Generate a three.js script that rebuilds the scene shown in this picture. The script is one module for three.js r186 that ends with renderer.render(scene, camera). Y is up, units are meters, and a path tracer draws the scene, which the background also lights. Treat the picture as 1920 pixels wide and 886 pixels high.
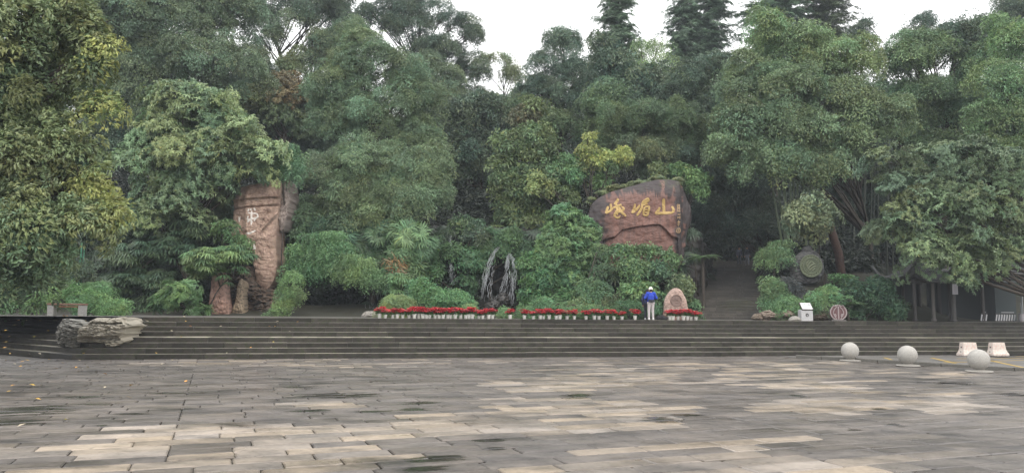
import * as THREE from 'three';
import { mergeGeometries } from 'three/addons/utils/BufferGeometryUtils.js';
import { MarchingCubes } from 'three/addons/objects/MarchingCubes.js';
import { createNoise3D } from 'simplex-noise';

// ---------------------------------------------------------------- camera, sky, sun, exposure
const scene = new THREE.Scene();
const F = 1450, PITCH = Math.atan(140 / F), ROLL = 0.0085, EYE = 1.9;      // lens in photograph pixels (1920 x 886)
const camera = new THREE.PerspectiveCamera(2 * Math.atan(443 / F) * 180 / Math.PI, 1024 / 472, 0.1, 600);
camera.position.set(0, EYE, 0);
camera.rotation.set(PITCH, 0, ROLL, 'YXZ');
camera.updateMatrixWorld(true);
const renderer = new THREE.WebGLRenderer({ antialias: true });
renderer.setSize(1024, 472);
renderer.toneMapping = THREE.LinearToneMapping;
renderer.toneMappingExposure = 1.5;
renderer.shadowMap.enabled = true;
{
  // an even white overcast, a little brighter overhead
  const w = 64, h = 32, d = new Float32Array(w * h * 4);
  for (let y = 0; y < h; y++) for (let x = 0; x < w; x++) {
    const up = Math.max(0, Math.sin(((y + 0.5) / h - 0.5) * Math.PI)), k = 1.12 + 0.55 * up;
    d.set([k, k * 1.0, k * 1.012, 1], (y * w + x) * 4);
  }
  const t = new THREE.DataTexture(d, w, h, THREE.RGBAFormat, THREE.FloatType);
  t.mapping = THREE.EquirectangularReflectionMapping; t.magFilter = THREE.LinearFilter; t.needsUpdate = true;
  scene.background = t; scene.environment = t;
}
const sun = new THREE.DirectionalLight(0xfff3e2, 0.9);
sun.position.set(26, 70, 34); sun.castShadow = true; sun.shadow.radius = 45;
sun.shadow.mapSize.set(4096, 4096);
Object.assign(sun.shadow.camera, { left: -80, right: 80, top: 80, bottom: -80, near: 1, far: 260 });
sun.target.position.set(0, 0, -45);
scene.add(sun, sun.target);
scene.fog = new THREE.FogExp2(0xdbe4ef, 0.00065);

// ---------------------------------------------------------------- helpers
function RNG(seed) { let s = seed >>> 0; return () => { s = (s + 0x6d2b79f5) | 0; let t = Math.imul(s ^ (s >>> 15), 1 | s); t = (t + Math.imul(t ^ (t >>> 7), 61 | t)) ^ t; return ((t ^ (t >>> 14)) >>> 0) / 4294967296; }; }
const rnd = RNG(7), noise3 = createNoise3D(RNG(11));
const V = (x, y, z) => new THREE.Vector3(x, y, z);
const NTH = 'first second third fourth fifth sixth seventh eighth ninth tenth eleventh twelfth thirteenth fourteenth fifteenth sixteenth seventeenth eighteenth nineteenth twentieth twenty-first twenty-second twenty-third twenty-fourth twenty-fifth'.split(' ');
const clamp = THREE.MathUtils.clamp, lerp = THREE.MathUtils.lerp;
const smooth = (a, b, x) => { const t = clamp((x - a) / (b - a), 0, 1); return t * t * (3 - 2 * t); };
const fbm = (x, y, z, o = 4) => { let a = 0.5, s = 0; for (let i = 0; i < o; i++) { s += a * noise3(x, y, z); x *= 2.03; y *= 2.03; z *= 2.03; a *= 0.5; } return s; };
const rr = (a, b) => a + (b - a) * rnd();
const ray = (px, py) => V((px - 960) / F, (443 - py) / F, -1).applyQuaternion(camera.quaternion);
const at = (px, py, D) => { const r = ray(px, py); return r.multiplyScalar(D / -r.z).add(camera.position); };   // point seen at that pixel, D metres ahead
const gp = (px, py, y = 0) => { const r = ray(px, py); return r.multiplyScalar((y - EYE) / r.y).add(camera.position); };
const proj = (p) => { const q = p.clone().sub(camera.position).applyQuaternion(camera.quaternion.clone().invert()); return [960 - q.x / q.z * F, 443 + q.y / q.z * F]; };
const names = new Map();
function numbered(n) { const k = names.get(n) ?? 0; names.set(n, k + 1); return k ? n + '_' + String(k).padStart(3, '0') : n; }
function tag(o, label, category, group, kind) {
  if (label) o.userData.label = label;
  if (category) o.userData.category = category;
  if (group) o.userData.group = group;
  if (kind) o.userData.kind = kind;
  return o;
}
function shade(o) { o.castShadow = o.receiveShadow = true; return o; }
function thing(name, pos, label, category, group) {
  const g = new THREE.Group(); g.name = numbered(name); g.position.copy(pos); scene.add(g);
  return tag(g, label, category, group);
}
function mesh(name, geo, mat, parent = scene) {
  const m = new THREE.Mesh(geo, mat); m.name = parent === scene ? numbered(name) : name; parent.add(m);
  return shade(m);
}
function clone(o, name, label, group) {
  const c = o.clone(); c.name = numbered(name); c.userData = { ...o.userData };
  if (label) c.userData.label = label; if (group) c.userData.group = group;
  scene.add(c); return c;
}
const std = (o) => new THREE.MeshStandardMaterial({ roughness: 0.8, ...o });
const lin = (r, g, b) => new THREE.Color().setRGB(r, g, b);
function dataTex(w, h, f, srgb) {        // f(u, v) gives [r, g, b] in 0..1
  const d = new Uint8Array(w * h * 4);
  for (let y = 0; y < h; y++) for (let x = 0; x < w; x++) {
    const c = f(x / w, y / h), i = (y * w + x) * 4;
    d[i] = clamp(c[0], 0, 1) * 255; d[i + 1] = clamp(c[1], 0, 1) * 255; d[i + 2] = clamp(c[2], 0, 1) * 255; d[i + 3] = 255;
  }
  const t = new THREE.DataTexture(d, w, h); t.magFilter = THREE.LinearFilter; t.minFilter = THREE.LinearMipmapLinearFilter;
  t.wrapS = t.wrapT = THREE.RepeatWrapping; if (srgb) t.colorSpace = THREE.SRGBColorSpace; t.needsUpdate = true;
  return t;
}
// noise that tiles over the unit square
const tile = (u, v, f, s = 0, o = 4) => { const a = u * Math.PI * 2, b = v * Math.PI * 2, k = f / (Math.PI * 2); return fbm(Math.cos(a) * k + s, Math.sin(a) * k + Math.cos(b) * k * 1.0 + s, Math.sin(b) * k - s, o); };
function xform(g, p, r = [0, 0, 0], s = [1, 1, 1]) { return g.applyMatrix4(new THREE.Matrix4().compose(V(...p), new THREE.Quaternion().setFromEuler(new THREE.Euler(...r)), V(...s))); }
const bx = (w, h, d, p = [0, 0, 0], r) => xform(new THREE.BoxGeometry(w, h, d), p, r);
// a box with chamfered edges: shape extruded with a bevel
function chamfer(w, h, d, b = 0.015, p = [0, 0, 0], r) {
  const s = new THREE.Shape(); s.moveTo(-w / 2 + b, -h / 2 + b); s.lineTo(w / 2 - b, -h / 2 + b); s.lineTo(w / 2 - b, h / 2 - b); s.lineTo(-w / 2 + b, h / 2 - b); s.closePath();
  const g = new THREE.ExtrudeGeometry(s, { depth: d - 2 * b, bevelEnabled: true, bevelSize: b, bevelThickness: b, bevelSegments: 2 });
  g.translate(0, 0, -d / 2 + b);
  return xform(g, p, r);
}
function cyl(a, b, r0, r1 = r0, n = 8, open = false) {       // a tapered tube from a to b
  const d = b.clone().sub(a), g = new THREE.CylinderGeometry(r1, r0, d.length(), n, 1, open);
  g.applyQuaternion(new THREE.Quaternion().setFromUnitVectors(V(0, 1, 0), d.clone().normalize()));
  return g.translate((a.x + b.x) / 2, (a.y + b.y) / 2, (a.z + b.z) / 2);
}
const merge = (list) => mergeGeometries(list.map((g) => { const q = g.index ? g.toNonIndexed() : g; for (const k of Object.keys(q.attributes)) if (!['position', 'normal', 'uv', 'color'].includes(k)) q.deleteAttribute(k); return q; }));
function geo(pos, idx, uv, col) {
  const g = new THREE.BufferGeometry(); g.setAttribute('position', new THREE.Float32BufferAttribute(pos, 3));
  if (uv) g.setAttribute('uv', new THREE.Float32BufferAttribute(uv, 2));
  if (col) g.setAttribute('color', new THREE.Float32BufferAttribute(col, 3));
  if (idx) g.setIndex(idx); return g;
}
// tube through points with a radius at each
function limb(pts, rad, n = 7) {
  const pos = [], idx = [], uv = [], nor = V(0.3, 0.1, 1); let run = 0;
  pts.forEach((p, i) => {
    const t = (pts[Math.min(i + 1, pts.length - 1)].clone().sub(pts[Math.max(0, i - 1)])).normalize();
    const a = nor.clone().cross(t).normalize(), b = t.clone().cross(a);
    for (let k = 0; k < n; k++) { const w = k / n * Math.PI * 2, q = p.clone().addScaledVector(a, Math.cos(w) * rad[i]).addScaledVector(b, Math.sin(w) * rad[i]); pos.push(q.x, q.y, q.z); uv.push(k / n * 2, run); }
    if (i < pts.length - 1) run += pts[i + 1].distanceTo(p) / 2;
  });
  for (let i = 0; i < pts.length - 1; i++) for (let k = 0; k < n; k++) { const a = i * n + k, b = i * n + (k + 1) % n; idx.push(a, b, a + n, b, b + n, a + n); }
  const g = geo(pos, idx, uv); g.computeVertexNormals(); return g;
}

// ---------------------------------------------------------------- ground, plaza, steps
const TH = 13 * Math.PI / 180;                               // the flight of steps is turned this much to the view
const S0 = gp(960, 669.7), U = V(Math.cos(TH), 0, -Math.sin(TH)), N = V(-Math.sin(TH), 0, -Math.cos(TH));
const RISE = 0.191, TOP = RISE * 8, TREAD = [0.4, 0.4, 0.4, 1.35, 0.4, 0.4, 0.4];
const un = (p) => { const q = p.clone().sub(S0); return [q.dot(U), q.dot(N)]; };
const loc = (u, n, y = 0) => V(S0.x + U.x * u + N.x * n, y, S0.z + U.z * u + N.z * n);
const nFront = [0]; for (const t of TREAD) nFront.push(nFront.at(-1) + t);
const EDGE = nFront[7];                                      // the top step starts here

const rockGrain = dataTex(256, 256, (u, v) => { const a = 0.62 + 0.28 * tile(u, v, 22, 3) + 0.18 * tile(u, v, 70, 9, 2); return [a, a, a]; });
const bumpGrain = rockGrain;
const groundMat = std({ color: lin(0.07, 0.066, 0.058), roughness: 0.9 });
{
  const g = new THREE.PlaneGeometry(900, 900).rotateX(-Math.PI / 2).translate(0, -0.045, 0);
  tag(mesh('ground', g, groundMat), 'dark grout and earth beneath the plaza paving', null, null, 'structure');
}

// stains, damp and puddles of the plaza, one map for the whole of it
const MAPW = 46, MAPD = 30, MX = -23, MZ = -6;               // metres covered: x from MX, z from MZ backwards
const puddles = [[50, 768, 120, 13], [20, 792, 80, 10], [150, 745, 60, 5], [180, 757, 60, 4], [300, 737, 50, 3], [240, 775, 40, 3], [620, 741, 110, 7], [560, 726, 50, 4], [680, 738, 40, 4], [790, 755, 50, 5], [780, 768, 35, 4], [190, 797, 30, 3],
  [440, 797, 45, 4], [590, 770, 60, 4], [700, 771, 40, 3], [815, 858, 75, 12], [790, 877, 60, 8], [1085, 742, 45, 6], [1235, 786, 45, 9], [1290, 778, 40, 4], [1500, 742, 20, 3], [1780, 718, 60, 4], [1900, 739, 40, 4], [1650, 766, 16, 3], [915, 826, 40, 5], [930, 840, 30, 4], [1600, 805, 20, 2], [1680, 797, 22, 4]]
  .map(([x, y, a, b]) => { const c = gp(x, y), e = gp(x + a, y), f = gp(x, y + b); return [c.x, c.z, Math.abs(e.x - c.x), Math.max(0.12, Math.abs(f.z - c.z))]; });
const TXW = 1792, TXH = 1160;
const PU0 = { x: Math.cos(0.3665), z: -Math.sin(0.3665) };
const wetField = new Float32Array(TXW * TXH);
for (let j = 0; j < TXH; j++) for (let i = 0; i < TXW; i++) {
  const x = MX + (i + 0.5) / TXW * MAPW, z = MZ - (j + 0.5) / TXH * MAPD;
  let w = 0;
  for (const [cx, cz, a, b] of puddles) {
    const dx = (x - cx) / a, dz = (z - cz) / b; if (dx > 1.8 || dx < -1.8 || dz > 1.8 || dz < -1.8) continue;
    w = Math.max(w, 1.25 - Math.hypot(dx, dz));
  }
  if (w > 0) { const a = x * PU0.x + z * PU0.z, b = -x * PU0.z + z * PU0.x; w = w * 0.9 + 0.8 * fbm(a * 0.9, b * 4.5, 4, 4) - 0.06; }
  wetField[j * TXW + i] = smooth(0.25, 0.75, w);
}
const wetAt = (u, v) => wetField[Math.min(TXH - 1, (v * TXH) | 0) * TXW + Math.min(TXW - 1, (u * TXW) | 0)];
const plazaAlbedo = dataTex(TXW, TXH, (u, v) => {
  const x = MX + u * MAPW, z = MZ - v * MAPD, w = wetAt(u, v);
  const big = fbm(x * 0.16, z * 0.3, 1, 3), mid = fbm(x * 1.1, z * 1.6, 2, 3), fine = noise3(x * 9, z * 9, 3) * 0.5 + noise3(x * 21, z * 21, 5) * 0.5;
  let k = 0.76 + 0.26 * big + 0.3 * mid + 0.17 * fine - 0.28 * smooth(0.02, 0.4, fbm(x * 0.45, z * 0.8, 12, 3));
  const crack = Math.abs(fbm(x * 0.9 + 7, z * 1.3, 8, 3)); if (crack < 0.006) k *= 0.55;
  k *= 1 - 0.62 * w;
  const warm = 0.02 * mid;
  return [k * (1 + warm), k, k * (1 - warm)];
});
const plazaRough = dataTex(TXW >> 1, TXH >> 1, (u, v) => {
  const x = MX + u * MAPW, z = MZ - v * MAPD, r = 0.42 + 0.22 * fbm(x * 0.5, z * 1.0, 6, 3) + 0.06 * noise3(x * 6, z * 6, 1), k = lerp(r, 0.14, wetAt(u, v));
  return [k, k, k];
});
plazaAlbedo.wrapS = plazaAlbedo.wrapT = plazaRough.wrapS = plazaRough.wrapT = THREE.ClampToEdgeWrapping;
const pavingMat = new THREE.MeshStandardMaterial({ vertexColors: true, map: plazaAlbedo, roughnessMap: plazaRough, roughness: 1 });
const plaza = new THREE.Group(); plaza.name = 'plaza_paving'; scene.add(plaza);
tag(plaza, 'plaza of damp grey and beige stone slabs with open joints', null, null, 'structure');

// where the pale slabs lie (picked on the photograph, then kept as ground positions)
const paleAreas = [
  [0.93, [[-80, 838], [165, 815], [240, 800], [500, 785], [640, 798], [560, 813], [480, 830], [780, 843], [700, 875], [640, 900], [200, 900], [90, 884], [330, 856], [180, 852], [-80, 868]]],
  [0.9, [[690, 786], [850, 768], [940, 742], [1080, 745], [1340, 765], [1240, 790], [1225, 806], [1040, 818], [960, 818], [800, 826], [690, 822], [560, 836], [480, 822], [640, 800]]],
  [0.85, [[860, 719], [1000, 705], [1200, 700], [1250, 722], [1100, 733], [960, 738]]],
  [0.5, [[1080, 703], [1250, 676], [1580, 676], [1580, 716], [1330, 722]]],
  [0.4, [[250, 672], [830, 672], [830, 688], [250, 686]]], [0.3, [[860, 672], [1250, 672], [1250, 700], [1000, 700]]],
  [0.85, [[1400, 768], [1470, 748], [1800, 733], [1850, 752], [1860, 765], [1680, 783], [1550, 777]]],
  [0.6, [[1440, 718], [1640, 712], [1630, 735], [1420, 740]]], [0.5, [[1640, 690], [1830, 690], [1810, 704], [1640, 702]]],
  [0.85, [[1050, 838], [1400, 818], [1540, 826], [1440, 845], [1180, 855]]],
  [0.93, [[900, 884], [1080, 868], [1200, 848], [1440, 850], [1600, 855], [1700, 870], [1760, 900], [900, 905]]],
  [1, [[520, 752], [640, 752], [640, 764], [520, 764]]], [1, [[1740, 702], [1830, 702], [1830, 710], [1740, 710]]], [1, [[1895, 808], [1960, 808], [1960, 822], [1895, 822]]],
];
const inside = (x, y, poly) => { let c = false; for (let i = 0, j = poly.length - 1; i < poly.length; j = i++) { const [a, b] = poly[i], [d, e] = poly[j]; if ((b > y) !== (e > y) && x < (d - a) * (y - b) / (e - b) + a) c = !c; } return c; };
const kerbA = gp(1560, 674), kerbB = gp(1960, 698);           // the kerb between plaza and parking bay
const kerbDir = kerbB.clone().sub(kerbA).normalize(), kerbN = V(kerbDir.z, 0, -kerbDir.x);   // points to the bay
const inBay = (p) => p.clone().sub(kerbA).dot(kerbN) > 0;
const PA = 21 * Math.PI / 180, PU = V(Math.cos(PA), 0, -Math.sin(PA)), PN = V(-Math.sin(PA), 0, -Math.cos(PA));
function slab(u0, u1, n0, n1, tone, pale, y, tiltU, tiltN) {
  // irregular outline, chipped corners, sloping rim
  const pts = [], L = u1 - u0, D = n1 - n0, j = () => (rnd() - 0.5) * (pale ? 0.02 : 0.013), chip = () => rnd() < (pale ? 0.3 : 0.16) ? rr(0.02, 0.07) : 0.006;
  const c = [chip(), chip(), chip(), chip()], k = Math.max(1, Math.round(L / 0.4));
  pts.push([u0, n0 + c[0]], [u0 + c[0] * 1.4, n0]);
  for (let i = 1; i < k; i++) pts.push([u0 + L * i / k, n0 + Math.abs(j())]);
  pts.push([u1 - c[1] * 1.4, n0], [u1, n0 + c[1]], [u1 + j() * 0.5, n0 + D * 0.5], [u1, n1 - c[2]], [u1 - c[2] * 1.4, n1]);
  for (let i = k - 1; i > 0; i--) pts.push([u0 + L * i / k, n1 - Math.abs(j())]);
  pts.push([u0 + c[3] * 1.4, n1], [u0, n1 - c[3]], [u0 + j() * 0.5, n0 + D * 0.5]);
  const m = pts.length, pos = [], uv = [], col = [], idx = [], cu = (u0 + u1) / 2, cn = (n0 + n1) / 2;
  const put = (u, n, h, dark) => {
    const x = PU.x * u + PN.x * n, z = PU.z * u + PN.z * n;
    pos.push(x, h + (u - cu) * tiltU + (n - cn) * tiltN, z); uv.push((x - MX) / MAPW, (MZ - z) / MAPD); col.push(tone[0] * dark, tone[1] * dark, tone[2] * dark);
  };
  put(cu, cn, y, 1);
  for (const [u, n] of pts) put(u + (cu - u) * rr(0.014, 0.03) / (L / 2), n + (cn - n) * rr(0.014, 0.03) / (D / 2), y - rr(0, 0.002), rr(0.74, 1.0));
  for (const [u, n] of pts) put(u, n, y - 0.016, 0.62);
  for (const [u, n] of pts) put(u, n, -0.046, 0.38);
  for (let i = 0; i < m; i++) {
    const q = (i + 1) % m; idx.push(0, 1 + i, 1 + q);
    for (const r of [0, 1]) { const a = 1 + r * m + i, b = 1 + r * m + q; idx.push(a, a + m, b, b, a + m, b + m); }
  }
  const g = geo(pos, idx, uv, col).toNonIndexed(); g.computeVertexNormals(); return g;
}
{
  const far = [], near = [];
  const nMin = 6.5, nMax = 36, rows = []; for (let n = nMin; n < nMax;) { const d = rr(0.4, 0.46); rows.push([n, n + d]); n += d; }
  const stackLine = gp(330, 800); const su = stackLine.x * PU.x + stackLine.z * PU.z;
  rows.forEach(([n0, n1], r) => {
    for (let u = -44 + (r % 2) * 0.62 + rr(-0.12, 0.12); u < 44;) {
      let L = rr(1.0, 1.4); if (rnd() < 0.12) L *= 0.6;
      if (r % 5 !== 3 && u < su - 0.3 && u + L > su - 0.35 && u + L < su + 0.6) L = su - u;             // the long straight joint on the left
      const u0 = u + 0.006, u1 = u + L - 0.006; u += L;
      const c = V(PU.x * (u0 + u1) / 2 + PN.x * (n0 + n1) / 2, 0, PU.z * (u0 + u1) / 2 + PN.z * (n0 + n1) / 2);
      const nn = un(c)[1]; if (nn > 0.6 || c.z > -6.5) continue;
      const [px, py] = proj(c); if (px < -420 || px > 2340) continue;
      if (inBay(c)) continue;
      let p = 0; for (const [q, poly] of paleAreas) if (inside(px, py, poly)) p = Math.max(p, q);
      const pale = rnd() < p, a = pale ? rr(0.2, 0.39) : rr(0.115, 0.185), warm = pale ? rr(0.02, 0.15) : rr(-0.01, 0.05);
      const tone = pale ? [a * (1.09 + warm * 0.7), a * 0.97, a * (0.87 - warm)] : [a * (1.1 + warm * 0.5), a * 0.965, a * (0.87 - warm)];
      const lift = rr(-0.006, 0.004);
      (py < 900 && px > -90 && px < 2010 ? near : far).push({ d: -c.z, args: [u0, u1, n0 + 0.005, n1 - 0.005, tone, pale, lift, rr(-0.004, 0.004), rr(-0.008, 0.008)] });
    }
  });
  near.sort((a, b) => a.d - b.d);
  const rest = [...near.slice(295), ...far];
  near.slice(0, 295).forEach((s) => mesh('paving_stone', slab(...s.args), pavingMat, plaza));
  tag(mesh('paving_stones_beyond', merge(rest.map((s) => slab(...s.args))), pavingMat, plaza), 'smaller looking slabs of the plaza farther back', null, null, 'stuff');
}

// parking bay behind the kerb on the right: dark paving, yellow lines, kerb stones
{
  const yaw = Math.atan2(-kerbDir.z, kerbDir.x), len = 26, c = kerbA.clone().addScaledVector(kerbDir, len / 2 - 0.9);
  const bay = new THREE.Group(); bay.name = 'parking_bay'; bay.position.set(kerbA.x, 0, kerbA.z); bay.rotation.y = yaw; scene.add(bay);
  tag(bay, 'brown paved parking bay with yellow hatching at the foot of the steps', null, null, 'structure');
  const pm = [0.15, 0.19, 0.23].map((a) => std({ color: lin(a * 1.06, a, a * 0.92), map: rockGrain, roughness: 0.6 }));
  const list = [[], [], []];
  for (let i = 0; i < 30; i++) for (let k = 0; k < 17; k++) {          // local x along the kerb, -z into the bay
    const x = -3 + i * 1.2 + (k % 2) * 0.6, z = -0.2 - k * 0.5 - 0.25, w = bay.localToWorld(V(x, 0, z)); bay.updateMatrixWorld();
    if (un(bay.localToWorld(V(x, 0, z)))[1] > 0.4) continue;
    list[(rnd() * 3) | 0].push(bx(1.185, 0.06, 0.485, [x, -0.022 + rr(-0.003, 0.003), z]));
  }
  list.forEach((l, i) => tag(mesh('bay_paving', merge(l), pm[i], bay), null, null, null, 'stuff'));
  const km = std({ color: lin(0.2, 0.19, 0.165), map: rockGrain, roughness: 0.75 });
  for (let x = -1.7, i = 0; i < 18; i++, x += 1.22) mesh('kerb_stone', chamfer(1.2, 0.2, 0.17, 0.02, [x + 0.6, 0.015 + rr(-0.008, 0.008), -0.1], [0, rr(-0.006, 0.006), 0]), km, bay);
  const ym = std({ color: lin(0.62, 0.42, 0.1), map: rockGrain, roughness: 0.6 });
  bay.updateMatrixWorld(true);
  const line = (a, b, w = 0.13) => {
    const p = bay.worldToLocal(gp(...a)), q = bay.worldToLocal(gp(...b)), d = q.clone().sub(p), L = Math.hypot(d.x, d.z);
    mesh('yellow_line', bx(L, 0.005, w, [(p.x + q.x) / 2, 0.0135, (p.z + q.z) / 2], [0, Math.atan2(-d.z, d.x), 0]), ym, bay);
  };
  line([1659, 670.5], [1672, 674.5]); line([1748, 671], [1792, 681], 0.16); line([1858, 676], [1935, 692.5], 0.16); line([1796, 672.6], [1930, 671.2], 0.1); line([1770, 680], [1930, 675], 0.1); line([1905, 668.4], [1935, 668.2], 0.1);
}

// the broad flight of steps: eight courses of blocks, with a wing that turns back at the left
const stepMat = new THREE.MeshPhysicalMaterial({ specularIntensity: 0.55, vertexColors: true, map: dataTex(512, 256, (u, v) => { const a = 0.74 + 0.3 * tile(u, v, 9, 1, 5) + 0.12 * tile(u, v, 60, 4, 2), m = smooth(0.05, 0.4, tile(u, v, 6, 14, 3)); return [a * (1 - 0.16 * m), a, a * (1 - 0.28 * m)]; }), roughness: 0.42 });
const steps = new THREE.Group(); steps.name = 'stone_steps'; steps.position.copy(S0); steps.rotation.y = TH; scene.add(steps);
tag(steps, 'broad flight of dark wet stone steps across the plaza', null, null, 'structure');
function block(L, h, d, tone) {          // local: x 0..L, y -h..0, z 0 (front) .. -d; tread paler by wear and by sky sheen painted into its colour, riser mossy
  const b = 0.014, j = () => rr(-0.004, 0.004), prof = [[0, -h], [0, -b + j()], [-b, j()], [-d, 0]], pos = [], col = [], uv = [], seg = 5, ou = rr(0, 9), ov = rr(0, 9);
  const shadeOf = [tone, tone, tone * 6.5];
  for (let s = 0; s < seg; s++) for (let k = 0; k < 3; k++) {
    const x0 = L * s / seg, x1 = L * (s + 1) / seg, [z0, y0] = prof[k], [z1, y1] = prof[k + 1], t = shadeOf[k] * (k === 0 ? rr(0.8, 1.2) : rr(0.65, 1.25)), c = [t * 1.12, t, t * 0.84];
    const P = [[x0, y0, z0], [x1, y0, z0], [x1, y1, z1], [x0, y0, z0], [x1, y1, z1], [x0, y1, z1]];
    for (const p of P) { pos.push(...p); col.push(...c); uv.push((p[0] + ou) / 1.9, (p[1] + p[2] + ov) / 0.95); }
  }
  for (const x of [0, L]) { const q = [[0, -h], [0, -b], [-b, 0], [-d, 0], [-d, -h]], o = x ? [0, 2, 1, 0, 3, 2, 0, 4, 3] : [0, 1, 2, 0, 2, 3, 0, 3, 4]; for (const i of o) { pos.push(x, q[i][1], q[i][0]); col.push(tone, tone, tone); uv.push(0, 0); } }
  const g = geo(pos, null, uv, col); g.computeVertexNormals(); return g;
}
const CORNER = un(gp(118, 677))[0], WA = 0.62;             // where the wing begins and how far it turns back
for (let k = 0; k < 8; k++) {
  const y = RISE * (k + 1), n = nFront[k], d = (TREAD[k] ?? 0.6) + 0.15;
  const cx = CORNER + n * Math.tan((TH + WA) / 2) * 0.9;      // mitre of this course
  for (let x = cx; x < 40;) {
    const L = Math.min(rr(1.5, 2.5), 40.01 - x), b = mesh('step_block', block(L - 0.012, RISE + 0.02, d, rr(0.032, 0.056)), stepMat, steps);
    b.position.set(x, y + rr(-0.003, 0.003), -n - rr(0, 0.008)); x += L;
  }
  for (let s = 0; s < 14;) {
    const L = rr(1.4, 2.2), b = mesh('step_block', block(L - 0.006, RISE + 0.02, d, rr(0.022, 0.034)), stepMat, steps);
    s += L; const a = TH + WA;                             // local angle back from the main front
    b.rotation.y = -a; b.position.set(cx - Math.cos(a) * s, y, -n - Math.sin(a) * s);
  }
  // the solid under the course
  const fill = new THREE.Shape(), a = TH + WA; fill.moveTo(cx + 0.2, n + 0.1); fill.lineTo(40, n + 0.1); fill.lineTo(40, 30); fill.lineTo(-40, 30); fill.lineTo(cx - Math.cos(a) * 14, n + 0.2 + Math.sin(a) * 14);
  const g = new THREE.ExtrudeGeometry(fill, { depth: RISE - 0.012, bevelEnabled: false }).rotateX(-Math.PI / 2).translate(0, RISE * k, 0);
  tag(mesh('step_core', g, groundMat, steps), null, null, null, 'stuff');
}
// terrace behind the steps
const terraceMat = std({ color: lin(0.15, 0.14, 0.125), map: rockGrain, roughness: 0.6 });
{
  const g = new THREE.PlaneGeometry(76, 26).rotateX(-Math.PI / 2); g.attributes.uv.array.forEach((v, i, a) => { a[i] = v * (i % 2 ? 20 : 60); });
  const m = mesh('terrace', g, terraceMat); m.position.copy(loc(8, EDGE + 0.5 + 13, TOP + 0.004)); m.rotation.y = TH;
  tag(m, 'flat stone terrace above the steps', null, null, 'structure');
}

// wooded hillside
const pathA = at(1365, 600, 44.5), pathDir = V(at(1384, 500, 75).x - pathA.x, 0, -75 + 44.5).normalize(), pathSide = V(-pathDir.z, 0, pathDir.x);
const pathAt = (p) => { const q = p.clone().sub(pathA); return [q.dot(pathSide), q.dot(pathDir)]; };
const pathH = (s) => s < 0 ? TOP : s < 2.1 ? TOP + s / 2.1 * 1.02 : Math.min(TOP + 1.02 + (s - 2.1) * 0.142, TOP + 6.5);
const uPath = (n) => un(pathA)[0] + n * 0.02;
function hill(x, z) {
  const p = V(x, 0, z), n = -z - 31.8, [pd, ps] = pathAt(p), side = pd;
  const rise = Math.min(Math.max(0, n - 16), 46);
  let left = TOP + 0.5 * smooth(9, 14, n) + 4.4 * smooth(16.4, 18.6, n) + rise * 0.34;
  let bank = TOP + 2.3 * smooth(10.2, 16, n) + rise * 0.3;
  let flat = TOP + Math.min(Math.max(0, n - 24), 40) * 0.4;
  const wr = smooth(9, 13, side), wl = smooth(-7, -2.5, side);
  let h = lerp(lerp(left, bank, wl), flat, wr);
  h = lerp(pathH(ps) - 0.15, h, smooth(2.2, 4.6, Math.abs(pd)));
  return h + (n > 9 ? 0.5 * fbm(x * 0.15, z * 0.15, 3) * smooth(9, 14, n) : 0);
}
{
  const nx = 120, nz = 90, pos = [], idx = [], uv = [];
  for (let j = 0; j <= nz; j++) for (let i = 0; i <= nx; i++) {
    const n = 4.7 + Math.pow(j / nz, 1.3) * 76, u = lerp(-62, 62, i / nx) * (1 + n / 60), p = loc(u, n);
    const y = hill(p.x, p.z) - 0.15 * (1 - smooth(5, 7.5, n)); pos.push(p.x, y, p.z); uv.push(u / 3, n / 3);
    if (i < nx && j < nz) { const a = j * (nx + 1) + i; idx.push(a, a + 1, a + nx + 1, a + 1, a + nx + 2, a + nx + 1); }
  }
  const g = geo(pos, idx, uv); g.computeVertexNormals();
  tag(mesh('hillside', g, std({ color: lin(0.05, 0.05, 0.032), map: rockGrain, roughness: 0.95 })), 'dark wooded hillside behind the terrace', null, null, 'structure');
}

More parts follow.
